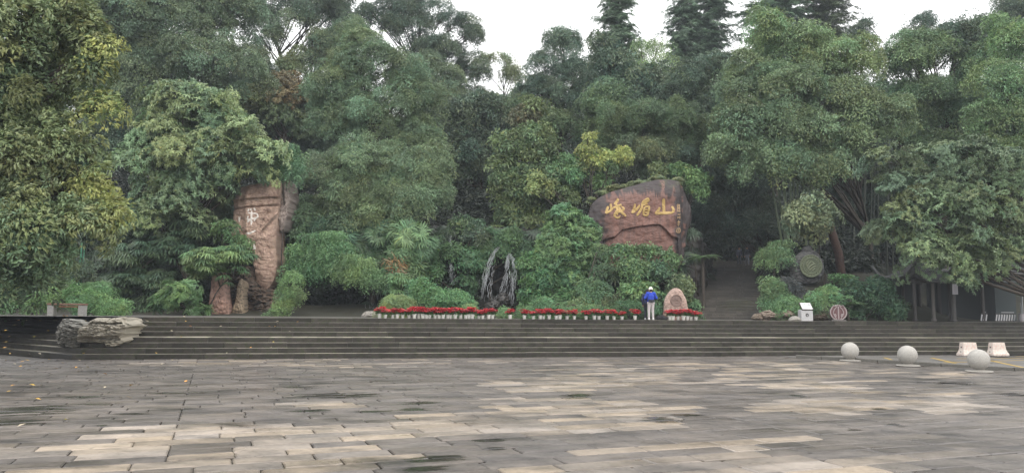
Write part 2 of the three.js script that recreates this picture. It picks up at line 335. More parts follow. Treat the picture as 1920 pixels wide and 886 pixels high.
// ---------------------------------------------------------------- foliage
const leafMat = new THREE.MeshPhysicalMaterial({ vertexColors: true, roughness: 0.5, transmission: 0.18, thickness: 0, side: THREE.DoubleSide });
const barkTex = dataTex(128, 256, (u, v) => { const a = 0.7 + 0.5 * tile(u, v, 10, 5) + 0.2 * tile(u, v, 40, 2, 2); return [a, a, a]; });
const bark = std({ color: lin(0.075, 0.062, 0.05), map: barkTex, roughness: 0.9 });
class Leaves {
  constructor() { this.p = []; this.c = []; this.i = []; }
  // one folded leaf: base, direction, face normal, length, width, droop of the tip, tone
  leaf(b, d, n, L, W, droop, t) {
    const s = d.clone().cross(n).normalize(), k = this.p.length / 3, m = b.clone().addScaledVector(d, L * 0.45), lift = W * 0.22;
    const l = m.clone().addScaledVector(s, -W / 2).addScaledVector(n, lift), r = m.clone().addScaledVector(s, W / 2).addScaledVector(n, lift), e = b.clone().addScaledVector(d, L).add(V(0, -droop * L, 0));
    for (const q of [b, l, e, r]) this.p.push(q.x, q.y, q.z);
    for (let i = 0; i < 4; i++) this.c.push(...t);
    this.i.push(k, k + 1, k + 2, k, k + 2, k + 3); return this;
  }
  // a long bent blade of two segments
  blade(b, d, L, W, bend, t) {
    let q = b.clone(), dir = d.clone(); const s = d.clone().cross(V(0, 1, 0)); if (s.lengthSq() < 1e-4) s.set(1, 0, 0); s.normalize();
    const k = this.p.length / 3, w = [0.4, 1, 0.75, 0];
    for (let i = 0; i < 4; i++) { for (const e of [-1, 1]) { const x = q.clone().addScaledVector(s, e * W * w[i] / 2); this.p.push(x.x, x.y, x.z); this.c.push(...t); } dir.y -= bend; dir.normalize(); q.addScaledVector(dir, L / 3); }
    for (let i = 0; i < 3; i++) { const a = k + i * 2; this.i.push(a, a + 1, a + 2, a + 1, a + 3, a + 2); } return this;
  }
  geo() { return geo(this.p, this.i, null, this.c).toNonIndexed(); }
}
const rv = () => V(rr(-1, 1), rr(-1, 1), rr(-1, 1));
const tone = (s = 0.25, y = 0.06) => { const a = 1 + rr(-s, s), w = rr(-y, y) + (rnd() < 0.03 ? 0.2 : 0); return [a * (1 + w), a, a * (1 - w)]; };
const spray = {
  // flat spray of leaves on side twigs
  broad(n, R, L, W, droop = 0.2, up = 0.45, wild = 0.8) {
    const g = new Leaves(), tw = 6;
    for (let i = 0; i < n; i++) {
      const a = (i % tw) / tw * 6.283 + rr(-0.4, 0.4), r = R * Math.sqrt(rnd()), b = V(Math.cos(a) * r, rr(-0.14, 0.14) * R - r * r * 0.25 / R, Math.sin(a) * r);
      const d = V(Math.cos(a), 0, Math.sin(a)).add(rv().multiplyScalar(wild)).setY(rr(-0.5, 0.3)).normalize();
      g.leaf(b, d, V(0, 1, 0).add(rv().multiplyScalar(up)).normalize(), L * rr(0.7, 1.2), W * rr(0.8, 1.2), droop, tone());
    } return g.geo().computeVertexNormals() ?? g.geo();
  },
  // whorls of long leaves, several to a spray
  rosette(k, R, L, W) {
    const g = new Leaves();
    for (let j = 0; j < k; j++) {
      const a0 = j / k * 6.283 + rr(-0.3, 0.3), r = R * Math.sqrt(rr(0.1, 1)), c = V(Math.cos(a0) * r, rr(-0.1, 0.1), Math.sin(a0) * r), m = 6 + (rnd() * 3 | 0), t0 = rr(0.85, 1.15);
      for (let i = 0; i < m; i++) { const a = i / m * 6.283 + rr(-0.25, 0.25), d = V(Math.cos(a), rr(-0.25, 0.3), Math.sin(a)).normalize(); g.leaf(c, d, V(0, 1, 0).add(rv().multiplyScalar(0.3)).normalize(), L * rr(0.75, 1.15), W * rr(0.8, 1.15), 0.28, tone(0.15).map((x) => x * t0)); }
    } return g.geo();
  },
  // hanging strands with small leaves
  hang(k, R, H, L, W) {
    const g = new Leaves();
    for (let j = 0; j < k; j++) {
      const a = rr(0, 6.283), r = R * Math.sqrt(rnd()), x = Math.cos(a) * r, z = Math.sin(a) * r, h = H * rr(0.5, 1), ox = Math.cos(a) * 0.25, oz = Math.sin(a) * 0.25, t0 = rr(0.8, 1.2);
      const m = Math.round(h / (L * 0.55));
      for (let i = 0; i < m; i++) { const f = i / m, b = V(x + ox * Math.sin(f * 2), -h * f * f * 0.9 - 0.1 * f, z + oz * Math.sin(f * 2)), w = rr(0, 6.283); g.leaf(b, V(Math.cos(w), rr(-1.2, -0.3), Math.sin(w)).normalize(), rv().normalize(), L * rr(0.7, 1.2), W, 0.1, tone(0.2).map((q) => q * t0)); }
    } return g.geo();
  },
  // feathery flat conifer twigs
  feather(k, R, L, W, drop = 0.35) {
    const g = new Leaves();
    for (let j = 0; j < k; j++) {
      const a0 = rr(0, 6.283), len = R * rr(0.6, 1.1), dx = Math.cos(a0), dz = Math.sin(a0), m = Math.round(len / (W * 1.3)), t0 = rr(0.8, 1.2), h = rr(-0.12, 0.12);
      for (let i = 1; i < m; i++) { const f = i / m, b = V(dx * len * f, h - drop * len * f * f, dz * len * f); for (const s of [-1, 1]) g.leaf(b, V(dx * 0.7 - dz * s, -0.25, dz * 0.7 + dx * s).normalize(), V(rr(-0.3, 0.3), 1, rr(-0.3, 0.3)).normalize(), L * (1.1 - 0.6 * f) * rr(0.8, 1.2), W, 0.2, tone(0.15).map((q) => q * t0)); }
    } return g.geo();
  },
  // fans of narrow blades
  fan(k, R, L, W, bend = 0.3, spread = 1.4) {
    const g = new Leaves();
    for (let j = 0; j < k; j++) {
      const a0 = rr(0, 6.283), c = V(Math.cos(a0), 0, Math.sin(a0)).multiplyScalar(R * rnd()), m = 11, t0 = rr(0.8, 1.2);
      for (let i = 0; i < m; i++) { const a = a0 + (i / (m - 1) - 0.5) * 2 * spread; g.blade(c, V(Math.cos(a), rr(0, 0.5), Math.sin(a)).normalize(), L * rr(0.75, 1.1), W, bend, tone(0.14).map((q) => q * t0)); }
    } return g.geo();
  },
  // one fern frond arching out along x
  frond(L, w) {
    const g = new Leaves(), m = 26;
    for (let i = 1; i < m; i++) { const f = i / m, b = V(L * f, L * (0.45 * f - 0.62 * f * f), 0), l = w * Math.sin(Math.PI * Math.min(1, f * 0.9 + 0.12)); for (const s of [-1, 1]) g.leaf(b, V(0.45, -0.12, s).normalize(), V(0, 1, 0.1 * s), l, L / m * 1.25, 0.12, tone(0.1)); }
    return g.geo();
  },
};
const two = (f) => { const a = [f(), f()]; a.forEach((g) => g.computeVertexNormals()); return a; };
const SP = {
  camphor: two(() => spray.broad(105, 0.66, 0.155, 0.062, 0.22, 0.85, 1.05)),
  fine: two(() => spray.broad(130, 0.6, 0.12, 0.05, 0.2, 0.85, 1.1)),
  big: two(() => spray.rosette(14, 0.64, 0.22, 0.082)),
  glossy: two(() => spray.broad(56, 0.6, 0.21, 0.095, 0.35, 0.6)),
  near: two(() => spray.broad(60, 0.5, 0.155, 0.07, 0.4, 0.6)),
  conifer: two(() => spray.feather(9, 0.8, 0.2, 0.06)),
  bamboo: two(() => spray.hang(11, 0.55, 0.8, 0.2, 0.042)),
  weep: two(() => spray.hang(13, 0.5, 1.2, 0.15, 0.045)),
  fan: two(() => spray.fan(4, 0.3, 0.75, 0.055)),
  longleaf: two(() => spray.fan(5, 0.25, 0.62, 0.05, 0.42, 2.4)),
  frond: two(() => spray.frond(1.6, 0.42)),
};
const M4 = new THREE.Matrix4(), Q = new THREE.Quaternion(), Q2 = new THREE.Quaternion(), UP = V(0, 1, 0);
let sprayCount = 0;
// places: list of { p, n, s, c } -> two InstancedMesh children of the parent
function leafy(parent, name, sp, places, mat = leafMat, frontal = false) {
  const gs = SP[sp]; sprayCount += places.length;
  gs.forEach((g, v) => {
    const mine = places.filter((_, i) => i % gs.length === v); if (!mine.length) return;
    const im = new THREE.InstancedMesh(g, mat, mine.length); im.name = name;
    mine.forEach((q, i) => {
      Q.setFromUnitVectors(UP, q.n); Q2.setFromAxisAngle(UP, q.a ?? rr(0, 6.283)); Q.multiply(Q2);
      im.setMatrixAt(i, M4.compose(q.p, Q, V(q.s, q.s, q.s))); im.setColorAt(i, q.c);
    });
    shade(im); tag(im, null, null, null, 'stuff'); parent.add(im);
  });
}
const dirRnd = () => { const y = rr(-1, 1), a = rr(0, 6.283), r = Math.sqrt(1 - y * y); return V(r * Math.cos(a), y, r * Math.sin(a)); };
const grey = (c) => { const l = c[0] * 0.25 + c[1] * 0.65 + c[2] * 0.1; return c.map((v) => lerp(v, l, 0.24)); };
/* fills ellipsoid lobes (world space: centre, radii) with rounded clumps of sprays */
function fillLobes(lobes, o) {
  const out = [], dens = o.dens ?? 1, pr0 = o.pad ?? 0.95, col = o.col, tilt = o.tilt ?? 0.75;
  for (const [c, r0, lc] of lobes) {
    const r = r0.clone(); if (o.shrink) for (const k of ['x', 'y', 'z']) r[k] = Math.max(r[k] * 0.45, r[k] - o.shrink);
    const R = (r.x + r.y + r.z) / 3, pads = Math.max(3, Math.round(4 * Math.PI * R * R * 0.5 * dens * Math.pow(0.95 / pr0, 1.4))), base = grey(lc ?? col);
    for (let k = 0; k < pads; k++) {
      const d = dirRnd(); if (d.y < -0.35 && rnd() < 0.5) continue; if (d.z < -0.35 && rnd() < 0.55) continue;
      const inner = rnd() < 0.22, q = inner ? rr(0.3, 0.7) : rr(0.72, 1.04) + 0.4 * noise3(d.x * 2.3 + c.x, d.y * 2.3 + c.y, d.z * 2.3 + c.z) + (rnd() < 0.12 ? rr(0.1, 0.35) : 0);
      const pc = c.clone().add(V(d.x * r.x * q, d.y * r.y * q, d.z * r.z * q)), pr = pr0 * (0.5 + 1.0 * Math.pow(rnd(), 1.3));
      const pn = d.clone().multiplyScalar(tilt).add(V(0, 0.75, 0)).add(rv().multiplyScalar(0.2)).normalize();
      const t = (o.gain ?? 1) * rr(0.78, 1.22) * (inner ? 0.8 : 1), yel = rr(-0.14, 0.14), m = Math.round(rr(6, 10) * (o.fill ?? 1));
      for (let i = 0; i < 4; i++) {                 // loose sprays between the clumps
        const e = dirRnd(); if (e.y < -0.4 || e.z < -0.4) continue; const f = rr(0.62, 1.14), v = rr(0.7, 1.2) * (o.gain ?? 1), h = rr(-0.12, 0.12);
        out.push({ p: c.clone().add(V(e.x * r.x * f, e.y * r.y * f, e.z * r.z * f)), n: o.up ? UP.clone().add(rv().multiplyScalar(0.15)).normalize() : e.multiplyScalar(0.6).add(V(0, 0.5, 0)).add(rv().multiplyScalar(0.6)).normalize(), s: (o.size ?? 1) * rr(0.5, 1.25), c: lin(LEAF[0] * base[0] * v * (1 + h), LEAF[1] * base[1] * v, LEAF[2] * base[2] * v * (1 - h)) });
      }
      const a = pn.clone().cross(V(1, 0.1, 0)).normalize(), b = pn.clone().cross(a);
      for (let i = 0; i < m; i++) {
        const w = rr(0, 6.283), e = Math.acos(1 - rr(0, 1.15)), n0 = a.clone().multiplyScalar(Math.cos(w) * Math.sin(e)).addScaledVector(b, Math.sin(w) * Math.sin(e)).addScaledVector(pn, Math.cos(e));
        const p = pc.clone().addScaledVector(n0, pr * rr(0.75, 1.05)).addScaledVector(pn, -pr * 0.62 + Math.cos(e) * -0.12 * pr); 
        const n = n0.multiplyScalar(0.8).add(V(0, 0.35, 0)).add(rv().multiplyScalar(0.3)).normalize(), v = t * rr(0.82, 1.18);
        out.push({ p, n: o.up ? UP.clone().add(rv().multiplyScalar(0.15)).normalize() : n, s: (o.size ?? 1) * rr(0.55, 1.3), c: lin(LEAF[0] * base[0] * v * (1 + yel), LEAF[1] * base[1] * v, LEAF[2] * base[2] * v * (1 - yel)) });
      }
    }
  }
  return out;
}
const lobe3 = (D, [x, y, rx, ry, dz = 0, c], flat = 0.85) => { const d = D + dz, p = at(x, y, d), k = d / F; return [p, V(rx * k, ry * k, Math.min(6, Math.max(rx, ry) * k * flat)), c]; };
/* a tree: trunk with limbs to its lobes, crown of leaf sprays.  Lobes are [x, y, rx, ry, dz, colour] as seen in the photograph at distance D. */
function tree(o) {
  let lobes = o.lobes.map((l) => lobe3(o.D, l, o.flat));
  if (!o.shrink) lobes = lobes.flatMap(([c, r, k]) => [[c, r.clone().multiplyScalar(0.92), k], ...Array.from({ length: 2 }, () => { const f = rr(0.35, 0.65); return [c.clone().add(V(rr(-1, 1) * r.x * 0.75, rr(-1, 1) * r.y * 0.7, rr(-0.6, 1) * r.z * 0.6)), V(r.x * f * rr(0.8, 1.2), r.y * f * rr(0.7, 1.2), r.z * f), k]; })]);
  const b = at(o.base[0], o.base[1], o.D + (o.bz ?? 0)); if (!o.free) b.y = Math.max(TOP, hill(b.x, b.z)) - 0.1;
  const g = thing(o.name ?? 'broadleaf_tree', b, o.label, o.cat ?? 'tree', o.group), rel = lobes.map(([c, r, k]) => [c.clone().sub(b), r, k]);
  const topL = rel.reduce((a, l) => (l[0].y > a[0].y ? l : a)), tr = o.r ?? 0.22, list = [], H = topL[0].y, wob = () => V(rr(-0.3, 0.3), 0, rr(-0.3, 0.3));
  if (!o.bare) {
    const m = 6, pts = [], rad = []; for (let i = 0; i <= m; i++) { const f = i / m; pts.push(V(topL[0].x * f * f, H * f, topL[0].z * f * f).add(i && i < m ? wob() : V(0, 0, 0))); rad.push(tr * (1 - 0.82 * f)); }
    list.push(limb(pts, rad));
    for (const [c, r] of rel) {
      const f = clamp(c.y / H - 0.3, 0.12, 0.85), k = f * m, i = Math.floor(k), s = pts[i].clone().lerp(pts[Math.min(m, i + 1)], k - i), mid = s.clone().lerp(c, 0.55).add(V(rr(-0.4, 0.4), rr(-0.2, 0.5), rr(-0.4, 0.4)));
      const lr = tr * (1 - f) * 0.55 + 0.03; list.push(limb([s, mid, c], [lr, lr * 0.65, lr * 0.3], 5));
      for (let j = 0; j < 4; j++) { const d = dirRnd(); d.y = Math.abs(d.y) * 0.7; list.push(limb([mid.clone().lerp(c, rr(0.2, 0.9)), c.clone().add(V(d.x * r.x, d.y * r.y, d.z * r.z).multiplyScalar(0.85))], [lr * 0.35, 0.012], 4)); }
    }
    mesh('trunk', merge(list), o.bark ?? bark, g);
  }
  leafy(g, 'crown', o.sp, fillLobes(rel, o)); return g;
}
const shrub = (o) => tree({ name: 'shrub', cat: 'shrub', r: 0.05, size: 0.8, pad: 0.5, dens: 1.5, shrink: 0.3, ...o, base: o.base ?? [o.lobes[0][0], o.lobes[0][1] + o.lobes[0][3]] });
/* a conifer: straight trunk, tiers of drooping feathery branches */
function conifer(o) {
  const tip = at(o.x, o.top, o.D), b = at(o.x + (o.lean ?? 0), 400, o.D); b.y = hill(b.x, b.z) - 0.1;
  const g = thing('conifer_tree', b, o.label, 'tree', o.group), t = tip.clone().sub(b), list = [limb([V(0, 0, 0), t.clone().multiplyScalar(0.5), t], [0.3, 0.2, 0.03])], places = [], W = o.w * o.D / F;
  const y0 = t.y - o.h * o.D / F;
  for (let y = t.y - 0.3; y > y0; y -= 0.36) {
    const f = (t.y - y) / (t.y - y0), L = W * (0.12 + 0.88 * Math.pow(f, o.pow ?? 0.75)) * rr(0.8, 1.15), m = 6 + Math.round(f * 5);
    for (let j = 0; j < m; j++) {
      const a = rr(0, 6.283), l = L * rr(0.6, 1.12), c = t.clone().multiplyScalar(y / t.y); if (Math.sin(a) < -0.5 && rnd() < 0.5) continue;
      const e = c.clone().add(V(Math.cos(a) * l, l * rr(-0.2, 0.12), Math.sin(a) * l)); if (rnd() < 0.5) list.push(limb([c, e], [0.05, 0.01], 4));
      const q = Math.ceil(l / 0.38); for (let i = 1; i <= q; i++) { const k = i / q, v = rr(0.7, 1.2) * (0.7 + 0.3 * k); places.push({ p: c.clone().lerp(e, k).add(rv().multiplyScalar(0.18)), n: V(Math.cos(a) * 0.3, 1, Math.sin(a) * 0.3).add(rv().multiplyScalar(0.25)).normalize(), s: rr(0.6, 1.0) * (o.s ?? 1), c: lin(LEAF[0] * o.col[0] * v, LEAF[1] * o.col[1] * v, LEAF[2] * o.col[2] * v) }); }
    }
  }
  mesh('trunk', merge(list), bark, g); leafy(g, 'crown', 'conifer', places); return g;
}

// colours of the leaves (base colours)
const LEAF = [2.12, 2.5, 2.08];                                              // one scale for all leaf base colours
const G = { mid: [0.07, 0.095, 0.042], grey: [0.078, 0.1, 0.06], dark: [0.05, 0.07, 0.049], pale: [0.115, 0.14, 0.075], yellow: [0.16, 0.168, 0.058], bright: [0.065, 0.115, 0.045], brown: [0.135, 0.09, 0.05], blue: [0.056, 0.083, 0.062], olive: [0.112, 0.122, 0.056] };

// left foreground tree, its trunk outside the frame
tree({ name: 'overhanging_tree', label: 'large-leaved green and yellow tree hanging into the picture above the boulders', D: 23, base: [-190, 640], sp: 'near', r: 0.3, col: G.olive, shrink: 0.45, gain: 1.0, dens: 1.75, pad: 0.6, size: 0.95, lobes: [
  [40, 60, 130, 110, 0, G.olive], [140, 40, 80, 80, 0, G.olive], [60, 200, 120, 110, 0.6, [0.09, 0.105, 0.05]], [190, 200, 26, 50, 0.2, G.yellow], [185, 90, 30, 50, 0, G.yellow], [165, 130, 60, 60, 0, G.olive], [20, 330, 110, 110, -0.5, G.olive], [120, 270, 90, 80, 0.4, G.olive], [170, 340, 55, 60, 0.3, G.yellow],
  [150, 410, 80, 62, 0, G.olive], [50, 430, 100, 80, -0.6, [0.095, 0.115, 0.058]], [20, 500, 80, 40, 0.4, G.dark], [215, 395, 26, 40, 0.2, G.yellow], [110, 480, 50, 30, 0.2, G.olive], [-70, 200, 120, 200, 1.5, G.dark], [-60, 420, 120, 110, 1, G.dark], [80, 130, 90, 120, 2.5, G.dark], [90, 330, 90, 110, 2.5, G.dark], [150, 60, 60, 60, 2, G.mid]] });

// trees of the left slope
tree({ label: 'tall dark tree behind the overhanging tree at the top left', D: 55, base: [330, 470], sp: 'camphor', col: G.grey, lobes: [[300, 40, 110, 70], [400, 120, 100, 70], [250, 150, 70, 80], [330, 210, 90, 60, 1, G.dark], [420, 30, 70, 60, 2], [210, 60, 60, 80, 3, G.dark], [240, -20, 80, 50, 1], [340, -30, 90, 50, 1], [440, -20, 60, 50, 2], [180, -10, 50, 60, 3, G.dark], [290, 100, 80, 50, 1.5], [210, 250, 60, 70, 2, G.blue]] });
tree({ name: 'layered_tree', label: 'pale green tree with layered boughs left of the tall red pillar', D: 43.5, base: [355, 545], sp: 'big', col: G.pale, r: 0.2, dens: 1.25, tilt: 0.3, lobes: [[355, 185, 72, 24], [315, 230, 60, 26], [420, 225, 62, 26], [290, 290, 64, 28], [380, 285, 84, 30], [462, 284, 46, 20], [320, 350, 62, 26], [400, 322, 50, 18], [478, 308, 30, 12], [290, 390, 44, 20], [345, 398, 44, 18]] });
tree({ label: 'tree with brownish orange leaves behind the layered tree', D: 60, base: [520, 420], sp: 'big', col: G.brown, size: 1.1, lobes: [[535, 160, 40, 22], [500, 180, 40, 28, 0.3, G.olive], [570, 180, 22, 18, -0.3], [540, 200, 34, 18, 0, G.olive], [470, 215, 50, 40, 1, G.grey], [575, 215, 34, 34, 0.8, G.grey]] });
tree({ label: 'airy tree against the sky at the upper left, sky between its twigs', D: 68, base: [555, 330], sp: 'camphor', col: G.dark, dens: 0.42, pad: 0.9, r: 0.2, lobes: [[510, 30, 46, 34], [505, -20, 60, 30], [590, -15, 70, 30], [650, -10, 40, 30], [590, 15, 60, 26], [495, 85, 30, 24], [620, 70, 30, 32], [640, 30, 36, 40]] });
tree({ label: 'dense dark tree filling the gap behind the brownish tree', D: 64, base: [500, 420], sp: 'camphor', col: G.blue, lobes: [[520, 260, 80, 60], [460, 150, 50, 60], [600, 240, 60, 70], [570, 330, 60, 60]] });
tree({ label: 'broad grey-green camphor tree, tallest of the centre-left trees', D: 52, base: [690, 470], sp: 'fine', col: [0.085, 0.115, 0.065], r: 0.2, dens: 1.1, lobes: [[690, 95, 60, 44], [640, 150, 58, 50], [745, 140, 66, 52], [800, 190, 40, 50], [700, 215, 84, 60], [620, 230, 44, 50], [770, 250, 60, 50], [660, 60, 30, 24]] });
tree({ label: 'wide olive-green camphor tree standing lower in front of the tallest one', D: 47, base: [700, 500], sp: 'fine', col: [0.09, 0.115, 0.06], r: 0.2, dens: 1.2, lobes: [[700, 300, 76, 46], [610, 325, 52, 46, 0.5, G.grey], [790, 315, 62, 44], [650, 375, 62, 40], [745, 365, 80, 44], [825, 350, 36, 36], [600, 400, 46, 36, 0.6, G.mid], [710, 415, 60, 24]] });
tree({ name: 'flat_topped_tree', label: 'sparse flat-boughed tree against the sky left of the notch', D: 72, base: [770, 330], sp: 'camphor', col: G.dark, dens: 0.75, r: 0.24, lobes: [[790, 10, 60, 20], [770, 50, 56, 22], [850, 40, 46, 14], [888, 56, 20, 9], [820, 95, 60, 30], [880, 120, 36, 26], [860, 165, 46, 26], [745, 20, 28, 24], [700, 30, 36, 20]] });
tree({ label: 'thin airy tree in the sky notch above the dark hollow', D: 78, base: [940, 300], sp: 'camphor', col: G.olive, dens: 0.4, r: 0.12, lobes: [[925, 110, 36, 20], [960, 130, 20, 24], [905, 180, 26, 16], [945, 185, 32, 20], [975, 180, 16, 20]] });
tree({ label: 'dark tree over the hollow left of the waterfall', D: 60, base: [900, 430], sp: 'glossy', col: G.dark, lobes: [[880, 220, 62, 44], [900, 280, 64, 50], [850, 320, 46, 40], [930, 340, 40, 36, 1], [860, 250, 50, 40, 2]] });
tree({ label: 'tall shaded tree behind the dark hollow', D: 70, base: [870, 430], sp: 'camphor', col: G.dark, lobes: [[860, 320, 80, 70], [900, 220, 70, 40], [820, 200, 40, 50], [960, 230, 40, 40]] });
tree({ label: 'loose grey-green tree below the airy tree at the upper left', D: 66, base: [590, 330], sp: 'camphor', col: G.grey, dens: 0.8, r: 0.14, lobes: [[575, 110, 40, 26], [630, 110, 36, 34], [540, 120, 34, 20, 0, G.olive], [600, 75, 26, 18], [655, 60, 30, 36], [480, 110, 30, 24], [520, 60, 30, 14], [560, 30, 30, 14]] });
tree({ label: 'grey-green tree closing the gap left of the flat-boughed tree', D: 66, base: [840, 330], sp: 'camphor', col: G.grey, r: 0.14, lobes: [[830, 150, 40, 36], [860, 200, 40, 34], [800, 120, 30, 30]] });
tree({ label: 'grey-green tree behind the russet-topped creeper', D: 62, base: [1020, 330], sp: 'camphor', col: G.mid, r: 0.12, lobes: [[1015, 225, 44, 34], [1060, 235, 40, 34], [975, 200, 30, 26]] });
// creeper-clad slope above the waterfall
shrub({ name: 'climbing_vine', cat: 'vine', label: 'creeper with russet top climbing the slope above the waterfall', D: 50, size: 1, sp: 'glossy', dens: 1.1, col: G.mid, lobes: [[985, 215, 30, 26, 0.5, [0.1, 0.085, 0.05]], [1010, 195, 26, 22, 0.5], [965, 270, 42, 40], [1010, 275, 46, 46], [950, 330, 36, 44], [1000, 345, 52, 48], [960, 400, 44, 36], [1010, 415, 46, 34], [935, 430, 26, 22], [1050, 330, 36, 50, 0.5, G.bright]] });
shrub({ name: 'climbing_vine', cat: 'vine', label: 'yellow-green creeper draped left above the inscribed rock', D: 48, sp: 'glossy', size: 0.75, dens: 1.3, col: [0.17, 0.185, 0.055], lobes: [[1106, 250, 9, 14], [1098, 275, 14, 12], [1112, 295, 16, 12], [1140, 292, 20, 9], [1168, 283, 16, 7], [1095, 312, 14, 14, 0.2, G.mid], [1140, 312, 26, 12, 0.5, G.mid], [1010, 330, 22, 10, 0.2, [0.14, 0.15, 0.06]], [1030, 345, 14, 9, 0, [0.15, 0.16, 0.06]], [1000, 352, 10, 18, 0, [0.13, 0.15, 0.06]], [1078, 330, 20, 30, 0.4, G.bright], [1062, 365, 26, 26, 0.6, G.mid], [1125, 335, 26, 12, 0.6, G.bright]] });
shrub({ name: 'grass_fringe', cat: 'grass', label: 'fringe of grass and ferns along the top edge of the inscribed rock', D: 46.8, sp: 'longleaf', up: true, size: 0.5, dens: 3, pad: 0.3, shrink: 0.1, col: [0.1, 0.11, 0.05], base: [1180, 345], lobes: [[1130, 360, 16, 6], [1160, 350, 20, 6], [1195, 342, 20, 6], [1235, 335, 20, 6], [1110, 372, 8, 8], [1270, 336, 12, 6]] });
tree({ name: 'conical_tree', label: 'dark conical tree at the right edge of the sky notch', D: 63, base: [1045, 330], sp: 'camphor', col: G.blue, lobes: [[1055, 85, 34, 28], [1020, 125, 38, 34], [1080, 125, 38, 36], [1000, 180, 40, 40], [1060, 180, 56, 44], [1100, 190, 36, 50]] });
tree({ label: 'dark bushy tree with drooping boughs below the first conifer', D: 58, base: [1150, 330], sp: 'glossy', col: G.blue, lobes: [[1150, 110, 46, 40], [1135, 180, 48, 40], [1190, 170, 40, 50], [1160, 230, 56, 36, 0, G.mid]] });
tree({ name: 'bamboo_plume', cat: 'bamboo', label: 'light green bamboo plume between the first and second conifer', D: 60, base: [1220, 330], sp: 'bamboo', up: true, col: [0.12, 0.165, 0.055], r: 0.08, lobes: [[1225, 95, 32, 26], [1205, 130, 26, 24], [1250, 130, 26, 30]] });
tree({ name: 'bamboo_plume', cat: 'bamboo', label: 'weeping green bamboo plume at the foot of the first conifer', D: 57, base: [1145, 330], sp: 'bamboo', up: true, col: [0.07, 0.11, 0.05], r: 0.08, lobes: [[1140, 165, 34, 24], [1115, 190, 26, 22]] });
tree({ label: 'dense dark green tree between the second conifer and the big spreading tree', D: 57, base: [1290, 350], sp: 'camphor', col: G.dark, lobes: [[1290, 145, 56, 40], [1260, 180, 50, 36], [1330, 190, 46, 50], [1350, 130, 30, 50]] });
shrub({ name: 'climbing_vine', cat: 'vine', label: 'mantle of dark creeper over the slope above the inscribed rock', D: 52, size: 1, sp: 'fine', dens: 1.1, col: [0.06, 0.085, 0.04], lobes: [[1200, 220, 80, 36], [1270, 230, 66, 44], [1150, 260, 44, 40], [1210, 285, 70, 36, -0.6, [0.075, 0.085, 0.045]], [1280, 290, 50, 34, 0, G.dark], [1330, 250, 40, 40]] });
shrub({ label: 'bright green shrub on the right shoulder of the inscribed rock', D: 48.5, sp: 'glossy', col: G.bright, lobes: [[1300, 330, 30, 18], [1270, 318, 26, 14], [1235, 312, 24, 12, 0, G.mid], [1310, 350, 20, 12]] });
// conifers on the skyline
conifer({ label: 'conifer on the skyline above the inscribed rock', x: 1160, lean: -4, top: -60, D: 70, w: 64, h: 260, pow: 0.6, col: [0.075, 0.1, 0.073] });
conifer({ label: 'left one of the twin conifers at the centre of the skyline', x: 1285, top: -80, D: 77, w: 50, h: 300, pow: 0.35, col: [0.075, 0.1, 0.077] });
conifer({ label: 'right one of the twin conifers at the centre of the skyline', x: 1330, top: -90, D: 78, w: 54, h: 310, pow: 0.35, col: [0.075, 0.1, 0.077] });
conifer({ label: 'conifer cut by the top edge above the big spreading tree', x: 1455, top: -130, D: 78, w: 84, h: 280, pow: 0.5, col: [0.072, 0.1, 0.075] });
conifer({ label: 'olive-tinged conifer behind the big spreading tree, right of the cut one', x: 1545, top: -110, D: 80, w: 76, h: 260, pow: 0.5, col: [0.055, 0.065, 0.04] });
// right side
tree({ name: 'spreading_tree', label: 'big spreading grey-green tree above the forest stairway', D: 48, base: [1640, 590], bz: 5, sp: 'camphor', col: [0.088, 0.115, 0.06], r: 0.15, dens: 1.15, tilt: 0.35, lobes: [[1480, 80, 76, 40, 1.5, [0.105, 0.14, 0.06]], [1410, 140, 60, 44, 1], [1560, 110, 70, 44, 1, [0.105, 0.13, 0.055]], [1490, 160, 74, 40], [1400, 220, 60, 36], [1580, 180, 70, 40], [1480, 230, 80, 36], [1380, 275, 56, 24], [1560, 250, 76, 34], [1450, 290, 66, 24], [1640, 220, 60, 40], [1530, 300, 60, 22]] });
tree({ label: 'tall green tree right of the big spreading tree, its top on the skyline', D: 53, base: [1770, 590], sp: 'camphor', col: [0.075, 0.11, 0.055], r: 0.3, dens: 1.1, lobes: [[1800, 60, 44, 34, 0, G.dark], [1750, 100, 60, 40], [1690, 110, 60, 40], [1830, 120, 56, 50], [1720, 180, 66, 44], [1800, 200, 66, 50], [1680, 240, 50, 36], [1760, 270, 70, 36]] });
tree({ label: 'green tree at the right edge with a light crown top', D: 47, base: [1935, 590], sp: 'camphor', col: [0.09, 0.13, 0.055], r: 0.26, dens: 1.1, lobes: [[1905, 70, 50, 40, 1, [0.11, 0.16, 0.06]], [1870, 140, 44, 40], [1930, 160, 50, 50], [1880, 220, 50, 44], [1930, 270, 50, 50], [1860, 290, 46, 30]] });
tree({ label: 'dark tree on the skyline at the upper right corner', D: 70, base: [1880, 300], sp: 'camphor', col: G.dark, dens: 0.8, lobes: [[1890, 15, 44, 24], [1920, 40, 40, 40], [1850, 60, 24, 26]] });
tree({ label: 'thin twiggy treetop on the skyline between the conifers and the upper right corner', D: 72, base: [1710, 300], sp: 'camphor', col: G.dark, dens: 0.5, r: 0.1, lobes: [[1625, 40, 20, 24], [1730, 35, 26, 18], [1715, 65, 34, 20], [1610, 75, 34, 22]] });
